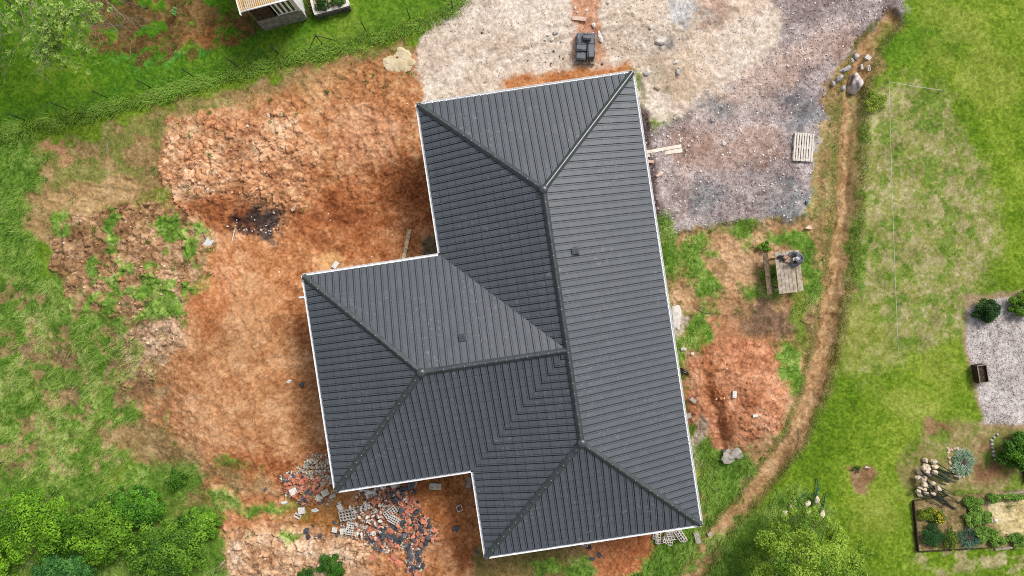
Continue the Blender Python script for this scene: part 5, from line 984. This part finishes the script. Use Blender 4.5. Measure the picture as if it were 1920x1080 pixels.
proto = rock(*ring2[0], 3.8, 3.2, 10, .07, 'rock', 'grey edging stone curving along the left of the large bright bush', 'edging_stone', seed=92, group='stones edging the large bright bush', cat='edging stone', sub=2)
for k, q in enumerate(ring2[1:]): dup(proto, G(*q, .02), (0, 0, k * 1.7), (random.uniform(.8, 1.25),) * 3)
# pulled-out fence posts with concrete footings
def footing(name='fence_post_with_footing', m='post', seed=1, L_=1.25, label='', group=''):
    t = empty(name, (0, 0, 0), 0, label, 'fence post', group); MB().lump((0, 0, 0), (.18, .115, .11), seed, 3, .18, flat=False, cut=.3).build('footing', M_['plug'], t); MB().box((L_ / 2 + .1, 0, 0), (L_, .032, .032)).build('post', M_[m], t); return t
lab1 = 'uprooted green fence post with a round concrete footing in the heap on the lawn'; g1_ = 'uprooted posts heaped on the lawn'
prs = [footing(seed=s_, label=lab1, group=g1_) for s_ in (11, 12, 13)]
pg = [(380, 200), (490, 200), (290, 300), (400, 290), (510, 290), (340, 345), (280, 400), (390, 330), (480, 370), (440, 430), (230, 475), (280, 500), (370, 500), (470, 570), (300, 570), (390, 610), (260, 640), (200, 690), (280, 770), (330, 670), (530, 640), (400, 740), (480, 740)]
for k, (x_, y_) in enumerate(pg):
    lay = k % 3; loc = G(1690 + x_ / 9, 840 + y_ / 9, .11 + lay * .13); rot = (random.uniform(0, 3), R(3 + lay * 6), R(-28 + random.gauss(0, 6))); sc = (random.uniform(.9, 1.1),) * 3
    if k < 3: prs[k].location = loc; prs[k].rotation_euler = rot
    else: dup(prs[k % 3], loc, rot, sc)
lab2 = 'uprooted teal fence post with a blocky concrete footing under the lower right tree'; g2_ = 'uprooted posts beside the lower right tree'
pr2 = footing('fence_post_with_footing', 'teal', 21, .75, lab2, g2_)
for k, (x_, y_, a_) in enumerate(((1482, 945, 150), (1511, 944, 108), (1512, 961, 35), (1468, 962, 190), (1539, 963, 95), (1529, 977, 62), (1528, 936, 75))):
    loc = G(x_, y_, .13); dirn = R((38, 50, 62, 30, 80, 70, 85)[k])
    if k == 0: pr2.location = loc; pr2.rotation_euler = (0, 0, dirn)
    else: dup(pr2, loc, (k, R(3), dirn), (1.1,) * 3)
# stump-like stone spot in the lawn
rock(1624, 876, 9, 8, 10, .12, 'crock', 'pale hollowed stone on the bare patch in the middle of the lawn', seed=95, cut=.5); shrub(1606, 878, .2, .2, 'small leafy plant beside the pale stone in the lawn', 'plant', 260, .05, C(60, 90, 30), C(110, 140, 60), name='small_plant', lobes=5)
# kitchen garden
kg = 'boards edging the kitchen garden'
def board(a, b, m, label, h=.16, w_=.035):
    A_, B2 = G(*a), G(*b); d = B2 - A_; o = MB().box((0, 0, h / 2 - .04), (d.length, w_, h)).build('edging_board', M_[m]); o.location = (A_ + B2) / 2; o.rotation_euler = (0, 0, math.atan2(d.y, d.x)); return tag(o, label, 'edging board', kg)
board((1710, 938), (1719, 1033), 'brown', 'dark brown board along the left side of the kitchen garden', .22); board((1712, 938), (1778, 929), 'brown', 'thin dark board along the upper left of the kitchen garden', .1, .02); board((1848, 931), (1925, 920), 'grey', 'pale grey board along the upper right of the kitchen garden', .14, .1)
board((1720, 1034), (1852, 1027), 'brown', 'dark board along the lower side of the kitchen garden', .1, .03); board((1864, 1029), (1912, 1024), 'grey', 'pale board at the lower right of the kitchen garden', .14, .09); board((1915, 868), (1921, 905), 'brown', 'short dark board below the large bright bush', .2, .05)
shrub(1738, 962, .5, .35, 'yellow-green plant with bright yellow flowers in the kitchen garden corner', 'plant', 2600, .055, C(90, 120, 24), C(170, 190, 50), name='flowering_plant', ry=.3)
shrub(1757, 966, .25, .4, 'clump of bright yellow flower heads above green leaves', 'flower', 700, .05, C(70, 120, 24), C(120, 160, 40), name='yellow_flower', ry=.35, flowers=(C(250, 214, 40), 7, .06))
shrub(1743, 1001, .5, .4, 'dense dark green herb clump in the kitchen garden', 'herb', 7000, .035, C(30, 78, 30), C(70, 130, 56), name='herb_clump', ry=.55)
shrub(1778, 1008, .3, .3, 'leafy plant dotted with small yellow blooms beside the herb clump', 'plant', 1500, .05, C(70, 116, 24), C(130, 164, 50), name='flowering_plant', ry=.5, flowers=(C(246, 222, 60), 8, .022))
for k, (x_, y_, rx, ry, lb) in enumerate(((1822, 943, .36, .34, 'uppermost leafy vegetable plant of the green row'), (1838, 968, .42, .4, 'second leafy vegetable plant from the top of the green row'), (1820, 972, .34, .35, 'leafy vegetable plant left of the row beside the pale sand'), (1846, 1000, .5, .35, 'leafy vegetable plant in the lower green row'), (1868, 1012, .4, .25, 'lowest leafy vegetable plant trailing to the right'), (1860, 933, .3, .2, 'small green plant under the pale grey board'), (1908, 1012, .45, .35, 'dark leafy plant at the lower right corner of the kitchen garden'), (1896, 930, .5, .14, 'low green plants behind the pale grey board'))):
    shrub(x_, y_, rx, .3, lb, 'vegetable', int(3800 * rx * ry / .16), .09, C(88, 146, 40), C(176, 212, 96), name='vegetable_plant', ry=ry, lobes=10)
strap_plant(1815, 1008, .4, .36, 200, .36, C(60, 110, 90), C(130, 170, 140), 'bluish green leek-like leaves in the kitchen garden', 'leek_plant', .012)
rock(1867, 976, 4.4, 3.4, 0, .05, 'concp', 'round white stone on the pale sand square', seed=96, cut=.05)
o = MB().box((0, 0, .04), (.1, .14, .08), bev=.01).build('marker_box', M_['teal']); o.location = G(1512, 380); tag(o, 'small teal box at the lower right edge of the gravel yard', 'box')

# ------------------------------------------------------------------ trees and big bushes
LG1, LG2 = C(70, 118, 26), C(150, 186, 64)
def tree(label, base, h_tr, blobs, n, size, c1, c2, name='leafy_tree', rt=.12, tips=30, cat='tree', z0=0):
    """blobs in photo-plan coordinates (px, py, z, rx, ry, rz)"""
    t = empty(name, Vector(base), 0, label, cat); B = []
    for (px, py, z, a, b, c) in blobs: p = Vector(WP(px, py, z)) - t.location; B.append((p.x, p.y, p.z, a, b, c))
    P, Nn, k = crown_points(n, B, .5); rr = rng.random(len(B)); mix = np.clip(rng.random(n) * .5 + rr[k] * .7 - .1, 0, 1)[:, None]; cc = (np.array(c1) * (1 - mix) + np.array(c2) * mix) * rng.uniform(.75, 1.25, (n, 1))
    leaf_mesh('crown', P, Nn, rng.uniform(.7, 1.35, n) * size, cc, t); mb = MB(); mb.tube([(0, 0, -.1), (.03, .02, h_tr * .5), (0, 0, h_tr)], [rt, rt * .8, rt * .65], 9)
    for b in B: c = Vector(b[:3]); mb.tube([(0, 0, h_tr * .75), c * .5 + Vector((0, 0, h_tr * .35)), c], [rt * .4, rt * .12, .008], 6)
    mb.build('trunk', bark, t); return t
def auto_blobs(cx, cy, R0, z0, z1, n, s0, seed, ryf=1.0):
    r = random.Random(seed); out = []
    for i in range(n):
        a = i * 2.39996 + r.uniform(-.3, .3); q = math.sqrt((i + .5) / n); f = r.uniform(.7, 1.25); out.append((cx + math.cos(a) * q * R0, cy + math.sin(a) * q * R0 * ryf, z1 - (z1 - z0) * (q * q * r.uniform(.6, 1) + r.uniform(-.12, .2)), s0 * f, s0 * f, s0 * f * .8))
    for i in range(n // 3):
        a = r.uniform(0, 6.28); q = r.uniform(.95, 1.22); f = r.uniform(.3, .55); out.append((cx + math.cos(a) * q * R0, cy + math.sin(a) * q * R0 * ryf, z0 * r.uniform(.6, 1.2), s0 * f, s0 * f, s0 * f))
    return out
bl = auto_blobs(1512, 1066, 100, 1.0, 3.4, 60, .34, 5, .95) + [(1484, 922, 1.5, .1, .22, .12), (1488, 940, 1.6, .12, .2, .14), (1486, 958, 1.7, .16, .2, .16), (1470, 968, 1.7, .2, .14, .14), (1513, 960, 1.5, .2, .2, .2), (1462, 958, 1.4, .14, .1, .1), (1526, 955, 1.4, .12, .1, .1), (1614, 1025, 1.6, .12, .3, .2), (1600, 1045, 1.8, .2, .3, .2), (1445, 1010, 1.2, .16, .12, .12), (1552, 975, 1.4, .16, .14, .12), (1575, 990, 1.3, .14, .12, .12)]
tree('bushy light green tree in the lower right with posts half hidden under its edge', WP(1490, 1075)[:2] + (0,), 1.8, bl, 16000, .10, C(84, 140, 16), C(196, 226, 84))
BL = [((60, 985), 95, 1.0, 2.3, C(50, 104, 16), C(140, 186, 44), 'wide bright green bush in the bottom left corner'), ((180, 1000), 80, .8, 1.9, C(46, 96, 18), C(132, 176, 44), 'bright bush second from the left along the bottom edge'), ((255, 950), 55, .5, 1.3, C(40, 92, 20), C(110, 166, 44), 'smaller darker bush standing up behind the bottom bushes'), ((310, 1030), 78, .7, 1.6, C(48, 96, 24), C(128, 170, 50), 'spreading green bush third along the bottom edge'), ((120, 1075), 60, .9, 2.0, C(40, 96, 34), C(96, 150, 70), 'bluish green bush low at the bottom edge'), ((375, 980), 42, .4, .9, C(50, 100, 24), C(130, 176, 50), 'low green bush at the right end of the bottom left thicket'), ((-60, 1060), 90, 1.0, 2.2, C(50, 104, 16), C(140, 186, 44), 'big green bush cut by the left edge of the frame')]
for k, ((x_, y_), r_, z0_, z1_, c1_, c2_, lb) in enumerate(BL):
    tree(lb, WP(x_, y_)[:2] + (0,), z1_ * .4, auto_blobs(x_, y_, r_ * .92, z0_ * .5, z1_, 52, r_ / PPM * .16, 30 + k, .7), int(80 * r_), .11, tuple(1.3 * v for v in c1_), tuple(1.6 * v for v in c2_), 'bush', .05, cat='bush')
tree('small bright green shrub on the pale soil at the bottom edge', WP(622, 1064)[:2] + (0,), .4, auto_blobs(622, 1062, 24, .3, .8, 12, .2, 70, .9), 2200, .07, C(40, 100, 20), C(96, 166, 40), 'shrub', .03, cat='shrub')
tree('low dark shrub left of the bright one at the bottom edge', WP(575, 1078)[:2] + (0,), .3, auto_blobs(575, 1076, 16, .2, .5, 8, .16, 71, .8), 1100, .06, C(40, 90, 24), C(86, 146, 40), 'shrub', .03, cat='shrub')
shrub(335, 896, .5, .4, 'leafy green weed clump on the olive bank at lower left', 'weed', 1500, .06, C(60, 116, 24), C(120, 176, 44), name='weed_clump', lobes=9)
shrub(332, 27, .18, .5, 'lone pale seedling standing in the brown scrub', 'plant', 200, .08, C(120, 180, 90), C(170, 220, 130), name='seedling', lobes=5)
shrub(1640, 192, .5, .22, 'bright yellow-green tuft at the upper left of the worn lawn', 'plant', 1100, .06, C(130, 170, 30), C(196, 214, 80), name='leafy_tuft', lobes=9)
shrub(1430, 462, .28, .35, 'bright leafy tuft beside the upper end of the left bench', 'plant', 600, .08, C(80, 140, 20), C(150, 200, 60), name='leafy_tuft', lobes=6)
# dead branches in the lower left scrub
for k, (a, b, lb) in enumerate((((424, 1048), (404, 1074), 'grey dead branch by the bottom edge left of the pale soil'), ((246, 996), (238, 1010), 'weathered stump piece poking out of the bushes'), ((384, 985), (412, 1000), 'thin dead branch lying in the brown scrub beside the bushes'), ((10, 862), (-14, 874), 'grey broken log at the left edge'))):
    A_, B2 = G(*a, .4 if k == 1 else .08), G(*b, .35 if k == 1 else .04); mid = (A_ + B2) / 2 + Vector((.02, .04, .05)); mb = MB().tube([A_, mid, B2], [.03, .06, .045] if k != 2 else [.01, .015, .008], 7); o = mb.build('dead_branch', M_['wood2']); tag(o, lb, 'branch')
rx_ = [((1480, 832), (1462, 790)), ((1405, 905), (1395, 880)), ((1345, 870), (1335, 900)), ((1500, 600), (1530, 612)), ((1430, 620), (1412, 640)), ((1300, 575), (1340, 590)), ((1335, 460), (1300, 478)), ((1325, 905), (1355, 925)), ((1497, 805), (1490, 845)), ((1560, 370), (1575, 390)), ((1545, 596), (1522, 590))]
pr = None
for k, (a, b) in enumerate(rx_):
    A_, B2 = G(*a, .03), G(*b, .03); m1 = (A_ + B2) / 2 + Vector((random.uniform(-.1, .1), random.uniform(-.1, .1), .05)); o = MB().tube([A_, A_.lerp(m1, .6), m1, m1.lerp(B2, .5) + Vector((.03, .02, 0)), B2], [.012, .014, .012, .01, .006], 5).build('dry_twig', M_['wood2']); tag(o, 'dry curved twig lying by the trodden path or planting strip', 'twig', 'dry twigs along the path')

# overhanging tree, upper left: trunk outside the frame, bare grey twigs and leaf rosettes
TB = Vector(WP(-70, -150)[:2] + (0,)); t = empty('overhanging_tree', TB, 0, 'sparse tree with bare grey twigs and light leaf tufts overhanging the top left corner', 'tree')
mb = MB(); r9 = random.Random(4); top = Vector((0, 0, 2.6)); mb.tube([(0, 0, -.2), (.05, 0, 1.3), top], [.2, .17, .14], 10); tips = []
targets = [(95, 62, 4.2), (120, 95, 3.8), (65, 104, 3.4), (150, 92, 3.6), (30, 35, 4.4), (12, 38, 4.2), (200, 18, 4.4), (256, 34, 4.0), (222, 60, 3.6), (140, 30, 4.6), (60, 60, 4.0), (100, 20, 4.8), (165, 55, 4.2), (60, 20, 4.6), (180, -5, 4.8), (130, 128, 3.3), (-20, 60, 4.0), (40, -30, 4.8), (150, -40, 5), (-60, 0, 5), (-80, -80, 5.3), (40, -120, 5.2), (-150, -200, 5), (0, -250, 5)]
def grow(a, d, L_, r, depth):
    pts = [a]; p = a.copy(); dd = d.copy()
    for s in range(4):
        dd = (dd + Vector((r9.gauss(0, .22), r9.gauss(0, .22), r9.gauss(-.02, .16)))).normalized(); p = p + dd * L_ / 4; pts.append(p.copy())
        if depth > 0 and s > 0 and r9.random() < .8:
            dv = (dd + Vector((r9.gauss(0, .6), r9.gauss(0, .6), r9.gauss(0, .4)))).normalized(); grow(p, dv, L_ * r9.uniform(.45, .7), r * .6, depth - 1)
    mb.tube(pts, [r * (1 - .75 * i / 4) for i in range(5)], 5, cap=False, mi=1 if r < .03 else 0)
    if depth == 0: tips.append((pts[-1], dd))
for (px, py, z) in targets:
    e = Vector(WP(px, py, z)) - TB; m1 = top.lerp(e, .45) + Vector((0, 0, .5)); m2 = top.lerp(e, .75) + Vector((0, 0, .25)); mb.tube([top, m1, m2], [.08, .05, .03], 7); d = (e - m2).normalized(); grow(m2, d, (e - m2).length * .9, .02, 2)
    for _ in range(1): grow(m1.lerp(m2, r9.random()), (d + Vector((r9.gauss(0, .5), r9.gauss(0, .5), r9.gauss(0, .3)))).normalized(), r9.uniform(.5, .9), .014, 1)
mb.build('branches', [bark, twig_mat], t)
P = []; Nn = []
near_leaf = [Vector(WP(px, py, z)) - TB for px, py, z in ((70, 105, 3.4), (85, 22, 4.6), (85, 62, 4.2), (120, 42, 4.4), (100, 90, 3.7), (145, 88, 3.6), (135, 115, 3.3), (18, 36, 4.2), (165, 5, 4.6), (180, 20, 4.4), (95, 95, 3.6), (60, 5, 4.6), (110, 30, 4.5), (90, 55, 4.2), (130, 35, 4.4))]
for p, d in tips:
    if min((p - q).length for q in near_leaf) < .5 or p.y > 1.5 and r9.random() < .5:
        for _ in range(r9.randint(4, 8)):
            v = (d * .6 + Vector((r9.gauss(0, .6), r9.gauss(0, .6), r9.gauss(.2, .4)))).normalized(); P.append((p + v * .07)[:]); Nn.append((r9.gauss(0, .4), r9.gauss(0, .4), 1))
for q in near_leaf:
    for _ in range(14):
        c = q + Vector((r9.gauss(0, .3), r9.gauss(0, .26), r9.gauss(0, .15)))
        for k in range(7): a = k * .9 + r9.random(); P.append((c + Vector((math.cos(a), math.sin(a), r9.uniform(-.3, .3))) * .07)[:]); Nn.append((r9.gauss(0, .35), r9.gauss(0, .35), 1))
P = np.array(P); Nn = np.array(Nn); mix = rng.random((len(P), 1)); leaf_mesh('foliage', P, Nn, rng.uniform(.12, .2, len(P)), (np.array(C(120, 172, 44)) * (1 - mix) + np.array(C(210, 232, 130)) * mix), t, ratio=.5)
